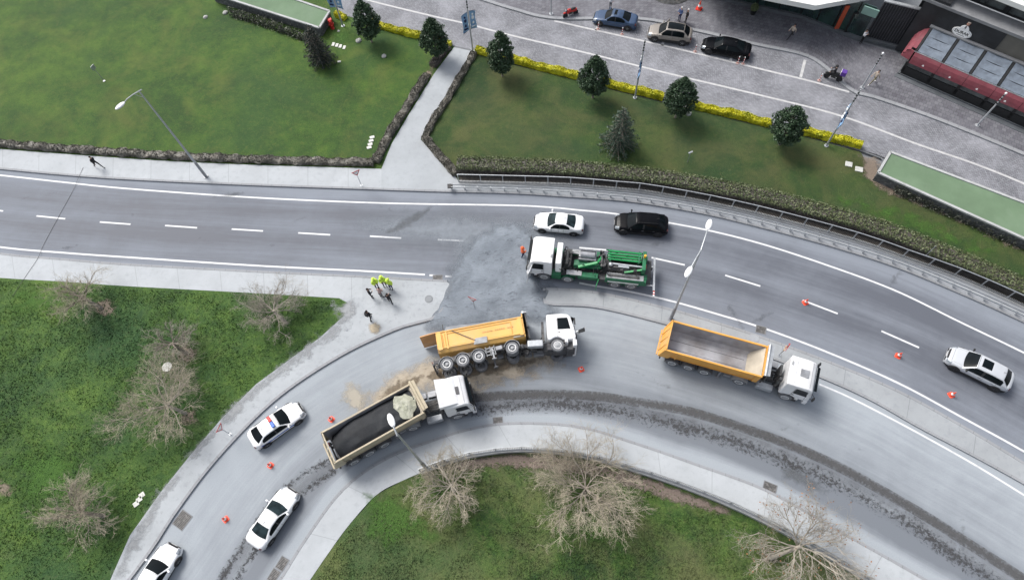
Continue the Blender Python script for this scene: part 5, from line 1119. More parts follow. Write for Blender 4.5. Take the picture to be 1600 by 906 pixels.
def arcf(m, x, y0, y1, z, r, a0=0, a1=math.pi, th=.03, n=12, mi=0):
    for i in range(n):
        p, q = a0+(a1-a0)*i/n, a0+(a1-a0)*(i+1)/n
        m.hexa([(x+math.cos(p)*r, y0, z+math.sin(p)*r), (x+math.cos(p)*r, y1, z+math.sin(p)*r), (x+math.cos(p)*(r+th), y1, z+math.sin(p)*(r+th)), (x+math.cos(p)*(r+th), y0, z+math.sin(p)*(r+th))],
               [(x+math.cos(q)*r, y0, z+math.sin(q)*r), (x+math.cos(q)*r, y1, z+math.sin(q)*r), (x+math.cos(q)*(r+th), y1, z+math.sin(q)*(r+th)), (x+math.cos(q)*(r+th), y0, z+math.sin(q)*(r+th))], mi)
def cab_unit(t, paint='white_truck', high=False, hatch='glass_light', spoiler=False, ln=2.25, Hc=3.25, open_flap=False, front_axle=-1.5):
    w_ = 1.22; r = .64
    pr = [(-.02, .95), (.02, 1.25), (-.02, 1.85), (-.28, Hc-.28), (-.55, Hc-.06), (-1.1, Hc), (-ln, Hc-.02), (-ln, 1.05), (front_axle-r*.98, 1.02)]
    pr += [(front_axle+math.cos(a)*r, .56+math.sin(a)*r) for a in [math.pi*(.78-.56*i/8) for i in range(9)]]; pr += [(front_axle+r*1.0, .95)]
    m = MB(); m.extr(pr, -w_, w_); m.build('cab', paint, t, bevel=.13)
    m = MB(); m.box((-.10, 0, .68), (.32, 2.46, .55)); m.box((front_axle+r+.10, 0, .85), (.25, 2.44, .4)); m.build('bumper', paint, t, bevel=.06)
    m = MB(); m.box((.06, 0, 1.25), (.06, 1.7, .75), 0); 
    for k in range(4): m.box((.10, 0, 1.0+k*.17), (.04, 1.6, .05), 0)
    m.box((.08, 0, .62), (.05, 1.5, .2)); m.build('grille', 'trim', t)
    def ws(u, v): z = 1.80+(Hc-.42-1.80)*u; return (-.02-.26*u*((Hc-.42-1.8)/(Hc-.28-1.85))+.015, v*(1.10-.06*u), z)
    m = MB(); p = [ws(0, -1), ws(0, 1), ws(1, 1), ws(1, -1)]; m.hexa([(x-.02, y, z) for x, y, z in p], [(x+.02, y, z) for x, y, z in p]); m.build('windshield', 'glass', t, bevel=.015)
    m = MB(); m.hexa([(-.22, -1.02, Hc-.30), (.0, -.98, Hc-.40), (.0, .98, Hc-.40), (-.22, 1.02, Hc-.30)], [(-.24, -1.02, Hc-.26), (.0, -.98, Hc-.37), (.0, .98, Hc-.37), (-.24, 1.02, Hc-.26)]); m.build('sun_visor', 'glass', t)
    m = MB(); m.box((-.62, 0, Hc-.005), (.015, 2.1, .03)); m.box((-1.75, 0, Hc+.002), (.015, 2.2, .02)); m.box((-ln+.12, .55, Hc+.03), (.12, .3, .06)); m.build('roof_seams', 'fender', t)
    for s in (-1, 1):
        m = MB(); y = s*(w_+.004); m.hexa([(-.36, y, 1.86), (-1.38, y, 1.86), (-1.38, y-s*.03, 1.86), (-.36, y-s*.03, 1.86)], [(-.56, y, Hc-.40), (-1.38, y, Hc-.40), (-1.38, y-s*.03, Hc-.40), (-.56, y-s*.03, Hc-.40)]); m.build('side_window', 'glass', t)
        m = MB(); m.hexa([(-.33, y, 1.1), (-.35, y, 1.1), (-.35, y-s*.02, 1.1), (-.33, y-s*.02, 1.1)], [(-.50, y, Hc-.45), (-.52, y, Hc-.45), (-.52, y-s*.02, Hc-.45), (-.50, y-s*.02, Hc-.45)]); m.box((-1.42, y, 1.9), (.02, .012, 1.7)); m.box((-1.28, y+s*.01, 1.6), (.16, .04, .05)); m.build('door_line', 'trim', t)
        m = MB(); m.tube([(-.25, s*1.15, Hc-.55), (.02, s*1.42, Hc-.6), (.02, s*1.42, Hc-1.15), (-.12, s*1.18, 1.75)], .02, 6); m.box((.0, s*1.46, Hc-.86), (.10, .20, .52)); m.build('mirror', 'black', t, bevel=.02)
        m = MB(); m.box((.05, s*.98, .78), (.06, .34, .2)); m.build('headlight', 'head', t, bevel=.02)
        m = MB(); m.box((front_axle+r-.02, s*1.1, .42), (.36, .3, .06)); m.box((front_axle+r-.02, s*1.12, .72), (.34, .25, .05)); m.build('steps', 'frame', t)
    if hatch: m = MB(); m.box((-1.15, 0, Hc+.025), (.62, .62, .05)); m.build('roof_hatch', hatch, t, bevel=.02)
    if spoiler:
        m = MB(); m.hexa([(-1.0, -1.1, Hc-.02), (-1.0, 1.1, Hc-.02), (-ln-.25, 1.18, Hc-.02), (-ln-.25, -1.18, Hc-.02)], [(-1.15, -1.0, Hc+.08), (-1.15, 1.0, Hc+.08), (-ln-.25, 1.15, Hc+.45), (-ln-.25, -1.15, Hc+.45)]); m.build('roof_spoiler', paint, t, bevel=.03)
    m = MB(); m.box((-1.2, 0, .62), (2.2, 1.4, .5)); m.box((-.5, 0, .35), (.5, 1.6, .2)); m.cyl((front_axle, -1.0, .5), (front_axle, 1.0, .5), .09, 10); m.build('engine_underside', 'frame', t)
def tractor(t, paint='white_truck', dusty=False, **k):
    cab_unit(t, paint, **k)
    m = MB()
    for s in (-1, 1): m.box((-3.7, s*.42, .88), (5.0, .10, .28))
    for x in (-2.6, -3.4, -4.4, -5.9): m.box((x, 0, .88), (.12, .8, .2))
    m.cyl((-5.1, -.9, .52), (-5.1, .9, .52), .13, 12); m.ell((-5.1, 0, .52), (.3, .3, .28)); m.cyl((-3.0, 0, .6), (-5.0, 0, .55), .06, 8); m.build('frame_rails', 'frame', t)
    for s in (-1, 1): truck_wheel(t, -1.5, s*1.22, front=True)
    for s in (-1, 1): truck_wheel(t, -5.1, s*1.22, dual=True)
    for s in (-1, 1):
        m = MB(); arcf(m, -5.1, s*.62, s*1.25, .56, .60, .1, math.pi-.1); m.build('fender', 'fender', t)
    m = MB(); m.box((-3.25, -1.0, .78), (1.25, .5, .58)); m.build('fuel_tank', 'galv', t, bevel=.08); m = MB(); m.box((-3.0, 1.0, .74), (.85, .5, .5)); m.box((-3.85, 1.0, .74), (.6, .44, .44)); m.build('battery_box', 'steel', t, bevel=.04)
    m = MB(); m.box((-2.6, .1, 1.7), (.16, .9, 1.3)); m.box((-2.58, -.75, 1.9), (.2, .22, 1.7)); m.build('air_intake', 'machine', t)
    m = MB(); m.lathe((-4.9, 0, 1.06), [(.45, 0), (.45, .08), (.1, .1), (.1, .0)], 20); m.box((-3.4, 0, 1.05), (1.2, .8, .04)); m.build('fifth_wheel', 'machine', t)
    m = MB(); 
    for q in range(3): m.tube([(-2.5, -.2+q*.2, 1.9), (-2.9, -.3+q*.25, 1.3), (-3.6, -.1+q*.1, 1.25), (-4.3, -.1+q*.1, 1.7)], .025, 6)
    m.build('air_hoses', ['black'], t)
    m = MB()
    for (cx, cy, cz, dx, dy, dz) in ((-2.2, 0, .55, .8, .9, .45), (-3.4, 0, .7, .5, .6, .3), (-4.1, .1, .62, .35, .5, .35), (-.75, 0, .55, .35, 1.3, .3), (-5.9, 0, .8, .3, .9, .25)): m.box((cx, cy, cz), (dx, dy, dz))
    for y in (-.75, .75): m.cyl((-1.1, y, .62), (-2.0, y, .58), .05, 8); m.cyl((-4.6, y*.9, .45), (-5.6, y*.9, .45), .06, 8); m.cyl((-4.3, y, .9), (-4.3, y, .55), .16, 12)
    m.cyl((-4.0, -.3, .45), (-4.0, .3, .45), .2, 14); m.build('underbody', 'machine', t, bevel=.02)
def U(m, x0, x1, w0, w1, z0, z1, th, mo, mi, ch=.28):
    """open topped trough: outer and inner skins, rim"""
    o = [(-w1, z1), (-w0, z0+ch), (-w0+ch, z0), (w0-ch, z0), (w0, z0+ch), (w1, z1)]; i = [(-w1+th, z1), (-w0+th, z0+ch+.03), (-w0+ch+.03, z0+th), (w0-ch-.03, z0+th), (w0-th, z0+ch+.03), (w1-th, z1)]
    for k in range(5):
        m.add([(x0,)+o[k], (x0,)+o[k+1], (x1,)+o[k+1], (x1,)+o[k]], [(0, 1, 2, 3)], mo); m.add([(x0,)+i[k], (x0,)+i[k+1], (x1,)+i[k+1], (x1,)+i[k]], [(3, 2, 1, 0)], mi)
        m.add([(x0,)+o[k], (x0,)+o[k+1], (x0,)+i[k+1], (x0,)+i[k]], [(0, 1, 2, 3)], mo); m.add([(x1,)+o[k], (x1,)+o[k+1], (x1,)+i[k+1], (x1,)+i[k]], [(3, 2, 1, 0)], mo)
    m.add([(x0,)+o[0], (x1,)+o[0], (x1,)+i[0], (x0,)+i[0]], [(0, 1, 2, 3)], mo); m.add([(x0,)+o[5], (x1,)+o[5], (x1,)+i[5], (x0,)+i[5]], [(3, 2, 1, 0)], mo)
def trailer(t, col, inner, x0=-4.05, x1=-11.3, gate_open=False, load=False, front_top=3.35, rim_mat=None, lettering=False, tarp_roll=True, over=False):
    zb, zt = 1.35, 2.95
    m = MB()
    for s in (-1, 1): m.box((-8.0, s*.5, 1.12), (7.0, .12, .3))
    for x in (-5.3, -6.5, -7.5, -8.6, -9.8, -11.2): m.box((x, 0, 1.12), (.14, 1.0, .24))
    for x in (-7.9, -9.2, -10.5): m.cyl((x, -.95, .52), (x, .95, .52), .08, 10); m.box((x, 0, .75), (.3, 1.0, .2))
    m.build('trailer_frame', 'frame', t)
    for x in (-7.9, -9.2, -10.5):
        for s in (-1, 1): truck_wheel(t, x, s*1.22)
    for s in (-1, 1):
        for x in (-7.9, -9.2, -10.5): m = MB(); arcf(m, x, s*.80, s*1.25, .52, .60, .12, math.pi-.12); m.build('mudguard', 'fender' if over else 'frame', t)
        m = MB(); m.box((-6.75, s*1.0, .55), (.12, .12, 1.0)); m.box((-6.75, s*1.0, .06), (.35, .3, .05)); m.box((-6.2, s*.95, .85), (.5, .3, .3)); m.build('landing_leg', 'steel', t)
    if over:
        m = MB(); 
        for i in range(3): m.box((-6.9+.0*i, -1.05, .45+i*.28), (.8, .08, .06))
        for x in (-7.25, -6.9, -6.55): m.box((x, -1.05, .75), (.06, .08, .8))
        m.build('side_ladder', 'fender', t)
    m = MB(); m.box((-11.55, 0, .75), (.12, 2.3, .16)); m.box((-11.45, .9, .95), (.1, .1, .5)); m.box((-11.45, -.9, .95), (.1, .1, .5)); m.build('rear_bumper', 'frame', t)
    for s in (-1, 1): m = MB(); m.box((-11.6, s*.9, .95), (.06, .4, .14)); m.build('tail_light', 'tail', t)
    XF.append(XF[-1] @ (T(-11.2, 0, 1.3) @ Matrix.Rotation(R_(3.5), 4, 'Y') @ T(11.2, 0, -1.3+.32) if over else Matrix.Identity(4)))
    tub = MB(); U(tub, x1, x0-.02, 1.16, 1.26, zb, zt, .06, 0, 1)
    # sloping front wall
    fx = x0; tub.hexa([(fx, -1.14, zb), (fx, 1.14, zb), (fx-.06, 1.14, zb), (fx-.06, -1.14, zb)], [(fx+.05, -1.26, front_top), (fx+.05, 1.26, front_top), (fx-.02, 1.26, front_top), (fx-.02, -1.26, front_top)], 0)
    tub.hexa([(fx-1.0, -1.08, zb+.08), (fx-1.0, 1.08, zb+.08), (fx-.07, 1.08, zb+.08), (fx-.07, -1.08, zb+.08)], [(fx-.10, -1.19, zt-.03), (fx-.10, 1.19, zt-.03), (fx-.05, 1.19, zt-.03), (fx-.05, -1.19, zt-.03)], 2)
    # floor seams
    for y in (-.38, .38): tub.box(((x0+x1)/2-.5, y, zb+.067), (abs(x1-x0)-1.4, .03, .012), 3)
    tb = tub.build('tipper_body', [col, inner, 'steel_beige', 'frame'], t)
    m = MB()
    for s in (-1, 1): m.hexa([(x1, s*1.20, zt), (x0, s*1.20, zt), (x0, s*1.34, zt), (x1, s*1.34, zt)], [(x1, s*1.20, zt+.10), (x0, s*1.20, zt+.10), (x0, s*1.34, zt+.10), (x1, s*1.34, zt+.10)])
    m.build('top_rail', rim_mat or col, tb, bevel=.02)
    m = MB()
    for s in (-1, 1):
        for x, wd in ((x1+.25, .34), (x1+.85, .10), (x0-.25, .30)): m.hexa([(x-wd/2, s*1.14, zb+.15), (x+wd/2, s*1.14, zb+.15), (x+wd/2, s*1.24, zb+.15), (x-wd/2, s*1.24, zb+.15)], [(x-wd/2, s*1.25, zt), (x+wd/2, s*1.25, zt), (x+wd/2, s*1.33, zt), (x-wd/2, s*1.33, zt)])
        m.hexa([(x1, s*1.17, zb+.26), (x0, s*1.17, zb+.26), (x0, s*1.21, zb+.26), (x1, s*1.21, zb+.26)], [(x1, s*1.18, zb+.34), (x0, s*1.18, zb+.34), (x0, s*1.22, zb+.34), (x1, s*1.22, zb+.34)])
    m.build('ribs', rim_mat or col, tb)
    # tailgate
    if gate_open:
        m = MB(); m.hexa([(x1-.02, -1.2, zt+.10), (x1-.02, 1.2, zt+.10), (x1-1.3, 1.15, zt-.02), (x1-1.3, -1.15, zt-.02)], [(x1-.02, -1.2, zt+.18), (x1-.02, 1.2, zt+.18), (x1-1.3, 1.15, zt+.06), (x1-1.3, -1.15, zt+.06)]); m.build('tailgate', 'orange_dull', t)
    else:
        m = MB(); m.hexa([(x1-.42, -1.10, zb-.05), (x1-.42, 1.10, zb-.05), (x1-.50, 1.10, zb-.05), (x1-.50, -1.10, zb-.05)], [(x1-.02, -1.28, zt+.12), (x1-.02, 1.28, zt+.12), (x1-.10, 1.28, zt+.12), (x1-.10, -1.28, zt+.12)])
        for s in (-1, 1): m.hexa([(x1+.3, s*1.10, zb), (x1+.3, s*1.24, zb), (x1-.50, s*1.24, zb), (x1-.50, s*1.10, zb)], [(x1+.45, s*1.22, zt+.12), (x1+.45, s*1.34, zt+.12), (x1-.14, s*1.34, zt+.12), (x1-.14, s*1.22, zt+.12)])
        for y in (-.7, 0, .7): m.hexa([(x1-.48, y-.06, zb), (x1-.48, y+.06, zb), (x1-.56, y+.06, zb), (x1-.56, y-.06, zb)], [(x1-.08, y-.06, zt), (x1-.08, y+.06, zt), (x1-.16, y+.06, zt), (x1-.16, y-.06, zt)])
        m.box((x1-.60, 0, zb-.1), (.1, 2.2, .12))
        m.build('tailgate', col, t)
    # bulkhead, hoist cylinder and rolled tarp at the front
    m = MB(); m.box((x0+.30, 0, front_top-.62), (.10, 2.5, 1.3)); m.cyl((x0+.28, 0, 1.1), (x0+.28, 0, 3.0), .13, 14); m.box((x0+.3, -1.0, 2.2), (.1, .1, 2.0)); m.box((x0+.3, 1.0, 2.2), (.1, .1, 2.0)); m.build('bulkhead', 'machine', t)
    if tarp_roll: m = MB(); m.cyl((x0+.12, -1.3, front_top+.06), (x0+.12, 1.3, front_top+.06), .12, 12); m.box((x0+.33, 0, front_top+.05), (.22, 2.5, .08)); m.build('tarp_roll', 'galv' if rim_mat is None else 'tan', t, smooth=True)
    if load:
        nx, ny = 40, 18; m = MB(); vs = []
        for i in range(nx+1):
            for j in range(ny+1):
                x = x1+.25+(x0-.2-x1-.25)*i/nx; y = -1.18+2.36*j/ny; e = min(1, (i/nx)*5)*min(1, (1-abs(y)/1.2)*3.0)
                endc = (1-min(1, (i/nx)*3.0))**2*(abs(y)/1.18)**2
                z = zt-.42+.42*e*(1-.25*abs(y))-1.0*endc+.10*noise.noise(Vector((x*1.3, y*1.3, 0)))+.04*noise.noise(Vector((x*5, y*5, 2))); vs.append((x, y, z))
        m.add(vs, [(i*(ny+1)+j, (i+1)*(ny+1)+j, (i+1)*(ny+1)+j+1, i*(ny+1)+j+1) for i in range(nx) for j in range(ny)]); m.build('asphalt_load', 'load', t, smooth=True)
        m = MB(); vs = []; nx, ny = 22, 22
        for i in range(nx+1):
            for j in range(ny+1):
                a = 2*math.pi*j/ny; r = i/nx; wob = 1+.14*math.sin(3*a+1)+.08*math.sin(7*a); x = x0-1.0+.85*r*wob*math.cos(a); y = -.05+1.02*r*wob*math.sin(a)
                vs.append((min(x, x0-.12), max(-1.14, min(1.14, y)), zt+.10-.10*r*r+.09*noise.noise(Vector((x*2.2, y*2.2, 5)))+.05*noise.noise(Vector((x*6, y*6, 1)))))
        m.add(vs, [(i*(ny+1)+j, (i+1)*(ny+1)+j, (i+1)*(ny+1)+j+1, i*(ny+1)+j+1) for i in range(nx) for j in range(ny)]); m.build('tarpaulin', 'tarp', t, smooth=True)
    if over:   # right side, seen from above: framed panel, grey patch, strap, sheet arm
        m = MB(); y = -1.262
        for a, b, wd in (((-10.9, 2.75), (-10.9, 1.75), .07), ((-10.5, 2.75), (-10.5, 1.75), .07), ((-10.3, 2.78), (-10.3, 1.6), .05), ((-10.3, 2.78), (-4.9, 2.78), .05), ((-10.3, 1.72), (-4.9, 1.72), .04), ((-4.9, 2.78), (-4.9, 1.72), .05)):
            ya = 1.15+(a[1]-zb)/(zt-zb)*.11+.012; yb = 1.15+(b[1]-zb)/(zt-zb)*.11+.012; m.beam((a[0], -ya, a[1]), (b[0], -yb, b[1]), .06, wd)
        m.build('side_frame', 'orange', tb)
        m = MB()
        for k in range(15):
            if k % 6 != 5: m.box((-7.2+k*.17, -1.243, 2.35), (.12, .02, .10))
        m.build('worn_side_marks', 'orange_dull', tb)
        m = MB(); m.hexa([(-8.1, -1.20, 1.42), (-7.0, -1.20, 1.42), (-7.0, -1.28, 1.42), (-8.1, -1.28, 1.42)], [(-7.9, -1.22, 1.92), (-6.95, -1.22, 1.92), (-6.95, -1.30, 1.92), (-7.9, -1.30, 1.92)]); m.build('grey_side_box', 'fender', tb)
        m = MB(); m.beam((-7.9, -1.29, 1.75), (-9.7, -1.34, 2.95), .03, .05); m.build('strap', 'frame', t)
        m = MB(); m.hexa([(-10.2, -1.32, zt+.1), (-4.8, -1.32, zt+.12), (-4.8, -1.27, zt+.12), (-10.2, -1.27, zt+.1)], [(-10.1, -.9, zt+.62), (-7.2, -1.1, zt+.3), (-7.2, -1.05, zt+.3), (-10.1, -.85, zt+.62)]); m.build('sheet_flap', 'steel', t)
        m = MB(); m.beam((-10.35, -1.2, zt+.05), (-10.35, -1.1, zt+.75), .07, .07); m.build('sheet_post', 'black', t)
    XF.pop()
def semi(name, label, front_ax, rear_ax, col, inner, z=.5, **k):
    a, b = P(front_ax[0], front_ax[1], z), P(rear_ax[0], rear_ax[1], z); return a, b

# C: empty orange tipper. Near (right) side axles are surveyed at hub height
def place_semi(name, label, f, d, r1, r3, side, hub=.52):
    F, D, A, Z = [P(p[0], p[1], hub) for p in (f, d, r1, r3)]; dt = (F-D); dt.z = 0; th = math.atan2(dt.y, dt.x); X = Vector((math.cos(th), math.sin(th), 0)); Y = Vector((-X.y, X.x, 0))
    mid = (F+D)/2; root = mid+X*(-(-1.5-5.1)/2)-Y*(side*1.22); root.z = 0
    t = thing(name, label, 'tipper truck', root, th); tr = A-Z; tth = math.atan2(tr.y, tr.x)-th
    return t, tth, th
def art(tth): return T(-5.1, 0, 0) @ Rz(tth) @ T(5.1, 0, 0)
t, tth, th = place_semi('tipper_truck', 'empty orange tipper truck with white cab beside the island', (1227, 621), (1153.5, 597), (1093, 582), (1040, 567), -1)
tractor(t, hatch='steel'); XF.append(art(tth)); trailer(t, 'orange', 'steel_in'); XF.pop()
t, tth, th = place_semi('tipper_truck', 'tan tipper truck loaded with black asphalt on the inner lane of the ramp', (713, 652), (648, 669), (599, 698), (553, 724), -1)
tractor(t, spoiler=True, hatch='frame'); XF.append(art(tth)); trailer(t, 'tan', 'steel_in', load=True, rim_mat='tan', front_top=3.45); XF.pop()
# A: lying on its left side, right side to the sky
F = P(871, 539.5, 2.44); D = P(800.5, 543.5, 2.44); A1 = P(744.5, 550, 2.44); A3 = P(696, 562, 2.44)
dt = F-D; th = math.atan2(dt.y, dt.x); X = Vector((math.cos(th), math.sin(th), 0)); Yp = Vector((-X.y, X.x, 0)); root = (F+D)/2+X*3.3-Yp*.52; root.z = 1.30
t = thing('overturned_tipper_truck', 'orange tipper truck lying on its side with its wheels towards the loaded truck', 'tipper truck', root, 0); t.rotation_euler = (R_(-90), 0, th)
tr = A1-A3; dl = math.atan2(tr.y, tr.x)-th        # seen from its side: pitch of the trailer against the tractor
tractor(t, hatch='frame')
m = MB(); m.hexa([(.05, -1.15, 1.55), (.85, -1.05, 1.9), (.85, -.45, 1.9), (.05, -.5, 1.55)], [(.03, -1.15, 1.63), (.82, -1.05, 1.98), (.82, -.45, 1.98), (.03, -.5, 1.63)]); m.build('open_front_flap', 'white', t, bevel=.02)
m = MB(); m.hexa([(.25, -1.12, 1.70), (.78, -1.06, 1.93), (.78, -1.07, 1.6), (.25, -1.13, 1.45)], [(.25, -1.17, 1.72), (.78, -1.11, 1.95), (.78, -1.12, 1.6), (.25, -1.18, 1.45)]); m.build('dangling_panel', 'black', t)
XF.append(T(-5.1, 0, .9) @ Matrix.Rotation(-dl, 4, 'Y') @ T(5.1, 0, -.9)); trailer(t, 'orange_dust', 'steel_in', gate_open=True, over=True, x0=-3.9, x1=-11.0); XF.pop()

# D: green machine truck
F = P(850, 433, .5); R2 = P(986, 448, .5); dt = F-R2; th = math.atan2(dt.y, dt.x); X = Vector((math.cos(th), math.sin(th), 0)); Y = Vector((-X.y, X.x, 0)); root = F+X*1.45-Y*1.22; root.z = 0
t = thing('machine_truck', 'green truck with a white cab carrying pipes, winch and crane machinery', 'machine truck', root, th)
cab_unit(t, ln=2.1, Hc=3.2, front_axle=-1.45, hatch=None)
m = MB(); m.hexa([(-.30, 1.24, 1.0), (-.12, 2.25, 1.0), (-.06, 2.25, 1.0), (-.24, 1.24, 1.0)], [(-.50, 1.24, 2.7), (-.25, 2.2, 2.7), (-.19, 2.2, 2.7), (-.44, 1.24, 2.7)]); m.build('open_cab_door', 'white_paint', t, bevel=.02)
m = MB()
for s in (-1, 1): m.box((-6.0, s*.45, .95), (9.2, .12, .3))
for x in (-3, -4.6, -6.2, -7.8, -9.4): m.box((x, 0, .95), (.2, .9, .24))
m.box((-6.3, 0, 1.14), (8.4, 2.3, .06)); m.build('deck_frame', 'machine', t)
for x, fr in ((-1.45, True), (-3.50, True), (-7.55, False), (-8.95, False)):
    for s in (-1, 1): truck_wheel(t, x, s*1.22, front=fr, dual=not fr)
m = MB()
for s in (-1, 1):
    arcf(m, -3.50, s*.75, s*1.27, .54, .60, .1, math.pi-.1, .05)
    for x in (-7.55, -8.95): arcf(m, x, s*.75, s*1.27, .54, .60, .1, math.pi-.1, .05)
m.build('wheel_guards', 'green', t)
m = MB(); m.box((-2.62, 0, 2.05), (.5, 2.1, 1.7)); m.build('white_tank', 'white', t, bevel=.1)
for s in (-1, 1):
    for bc, bd in (((-2.5, s*1.05, 1.0), (.8, .5, .85)), ((-5.2, s*1.05, 1.25), (1.7, .5, .5)), ((-4.0, s*1.0, 1.42), (.68, .48, .2))): m = MB(); m.box(bc, bd); m.build('tool_box', 'green', t, bevel=.03)
    m = MB(); m.box((-4.0, s*1.02, 1.56), (1.3, .44, .06)); m.build('chequer_step', 'fender', t)
    m = MB(); m.box((-8.4, s*1.08, 1.40), (3.4, .40, .42)); m.box((-8.4, s*1.26, 1.15), (3.5, .05, .34)); m.build('side_box', 'green', t, bevel=.02)
    m = MB(); m.box((-8.3, s*.95, 1.66), (3.1, .5, .08), 0); m.box((-8.2, s*.95, 1.73), (2.6, .22, .08), 1); m.build('box_lid', ['fender', 'machine'], t)
    m = MB(); m.box((-8.2, s*1.295, 1.18), (2.6, .02, .16)); m.build('white_stripe', 'white', t)
m = MB(); m.box((-6.55, 1.05, .95), (.75, .3, .6)); m.build('open_compartment', 'frame', t)
m = MB(); m.hexa([(-6.10, 1.28, .6), (-6.0, 1.95, .6), (-5.95, 1.95, .6), (-6.05, 1.28, .6)], [(-6.15, 1.28, 1.4), (-6.0, 1.95, 1.4), (-5.95, 1.95, 1.4), (-6.1, 1.28, 1.4)]); m.build('open_side_door', 'pipe_green', t)
random.seed(5); m = MB()
for k in range(46):
    x = random.uniform(-3.9, -3.0); y = random.uniform(-1.05, .95); z = random.uniform(1.2, 2.3); a = random.random()*6.28; L = random.uniform(.15, .6)
    m.tube([(x, y, z), (x+L*math.cos(a)*.4, y+L*math.sin(a)*.4, z+random.uniform(-.3, .3)), (x+L*math.cos(a)*.5, y+L*math.sin(a)*.7, z+random.uniform(-.4, .3))], random.uniform(.02, .05), 6)
m.box((-3.4, -.2, 1.6), (.5, 1.6, .8)); m.cyl((-3.3, -.6, 2.1), (-3.3, .6, 2.1), .16, 12); m.build('hose_cluster', 'machine', t)
m = MB()
for k in range(60):
    x = random.uniform(-9.6, -3.9); y = random.uniform(-1.05, .9); z = random.uniform(1.35, 2.35); a = random.choice((0, 0, 1.57, random.random()*3)); L = random.uniform(.2, .9)
    m.tube([(x, y, z), (x+L*math.cos(a)*.5, y+L*math.sin(a)*.5, z+random.uniform(-.15, .2)), (x+L*math.cos(a), y+L*math.sin(a)*.8, z+random.uniform(-.2, .1))], random.uniform(.018, .04), 6)
m.build('deck_hoses', 'black', t)
m = MB(); m.box((-5.0, -.45, 2.0), (1.5, .9, .35)); m.cyl((-5.6, -.45, 2.22), (-4.4, -.45, 2.22), .30, 16); m.box((-5.0, -.85, 2.2), (1.3, .06, .3)); m.build('winch_housing', 'steel', t, bevel=.03)
m = MB(); m.hexa([(-3.9, -.3, 1.5), (-3.9, .55, 1.5), (-6.3, .35, 1.5), (-6.3, -.6, 1.5)], [(-3.9, -.1, 1.75), (-3.9, .4, 1.75), (-6.3, .2, 1.95), (-6.3, -.5, 1.95)]); m.box((-5.2, .35, 1.75), (1.9, .35, .3)); m.build('crane_base', 'green', t, bevel=.03)
m = MB(); m.beam((-4.3, .62, 1.9), (-5.9, .20, 2.25), .22, .22); m.beam((-5.9, .2, 2.25), (-6.2, -.5, 2.1), .18, .18); m.build('crane_arm', 'pipe_green', t, bevel=.03)
m = MB()
for k in range(22):
    x = random.uniform(-6.6, -5.9); y = random.uniform(-1.0, .7); z = random.uniform(1.5, 2.5); m.box((x, y, z), (random.uniform(.08, .3), random.uniform(.08, .3), random.uniform(.1, .4)))
m.cyl((-6.25, -1.0, 2.2), (-6.25, .5, 2.2), .11, 12); m.build('valve_block', 'machine', t)
for k in range(4): m = MB(); m.cyl((-6.7, -.95+k*.24, 2.45-.03*k), (-9.5, -.95+k*.24, 2.45-.03*k), .085, 12); m.build('stacked_pipe', 'pipe_green', t, smooth=True)
m = MB(); m.box((-9.3, -.6, 2.2), (.12, 1.1, .6)); m.box((-6.9, -.6, 2.1), (.12, 1.1, .6)); m.box((-8.1, -1.08, 2.35), (3.2, .06, .14)); m.build('pipe_rack', 'green', t)
m = MB(); m.beam((-6.8, .10, 2.2), (-9.6, .15, 2.2), .14, .14); m.box((-8.1, .22, 2.1), (.9, .3, .22)); m.ell((-7.0, .22, 2.25), (.19, .19, .16)); m.build('grey_boom', 'galv', t, bevel=.02)
m = MB()
for k in range(16): x = random.uniform(-9.3, -6.8); m.box((x, random.uniform(.3, .6), random.uniform(1.6, 2.1)), (random.uniform(.1, .5), .2, .25))
m.cyl((-6.8, .45, 1.9), (-9.4, .45, 1.8), .12, 12); m.build('pump_unit', 'machine', t)
m = MB(); m.beam((-8.2, .65, 1.85), (-9.9, .35, 2.2), .14, .14); m.build('hydraulic_strut', 'pipe_green', t)
m = MB(); m.box((-9.75, -.3, 1.9), (.3, 1.8, 1.3)); m.box((-9.9, .75, 1.3), (.5, .5, .7)); m.build('rear_frame', 'green', t, bevel=.03)
m = MB(); m.cyl((-9.75, -.62, 2.55), (-9.75, -.62, 2.9), .10, 14); m.build('amber_beacon', 'yellow', t, smooth=True)
m = MB(); m.box((-9.78, .18, 2.35), (.3, .4, .3)); m.build('red_valve', 'red', t, bevel=.03)
m = MB(); m.beam((-10.72, -1.45, 1.2), (-10.80, 1.75, 1.2), .16, .22, 0); m.beam((-10.2, 1.2, 1.0), (-10.8, 1.2, 1.1), .06, .08, 0); m.beam((-10.0, -.6, 1.0), (-10.8, -.6, 1.1), .1, .1, 0); m.build('rear_crossbar', 'galv', t)
m = MB()
for k in range(4): m.box((-10.82, 1.82+k*.12, 1.2), (.12, .12, .14), k % 2)
m.build('warning_end', ['red', 'white'], t)

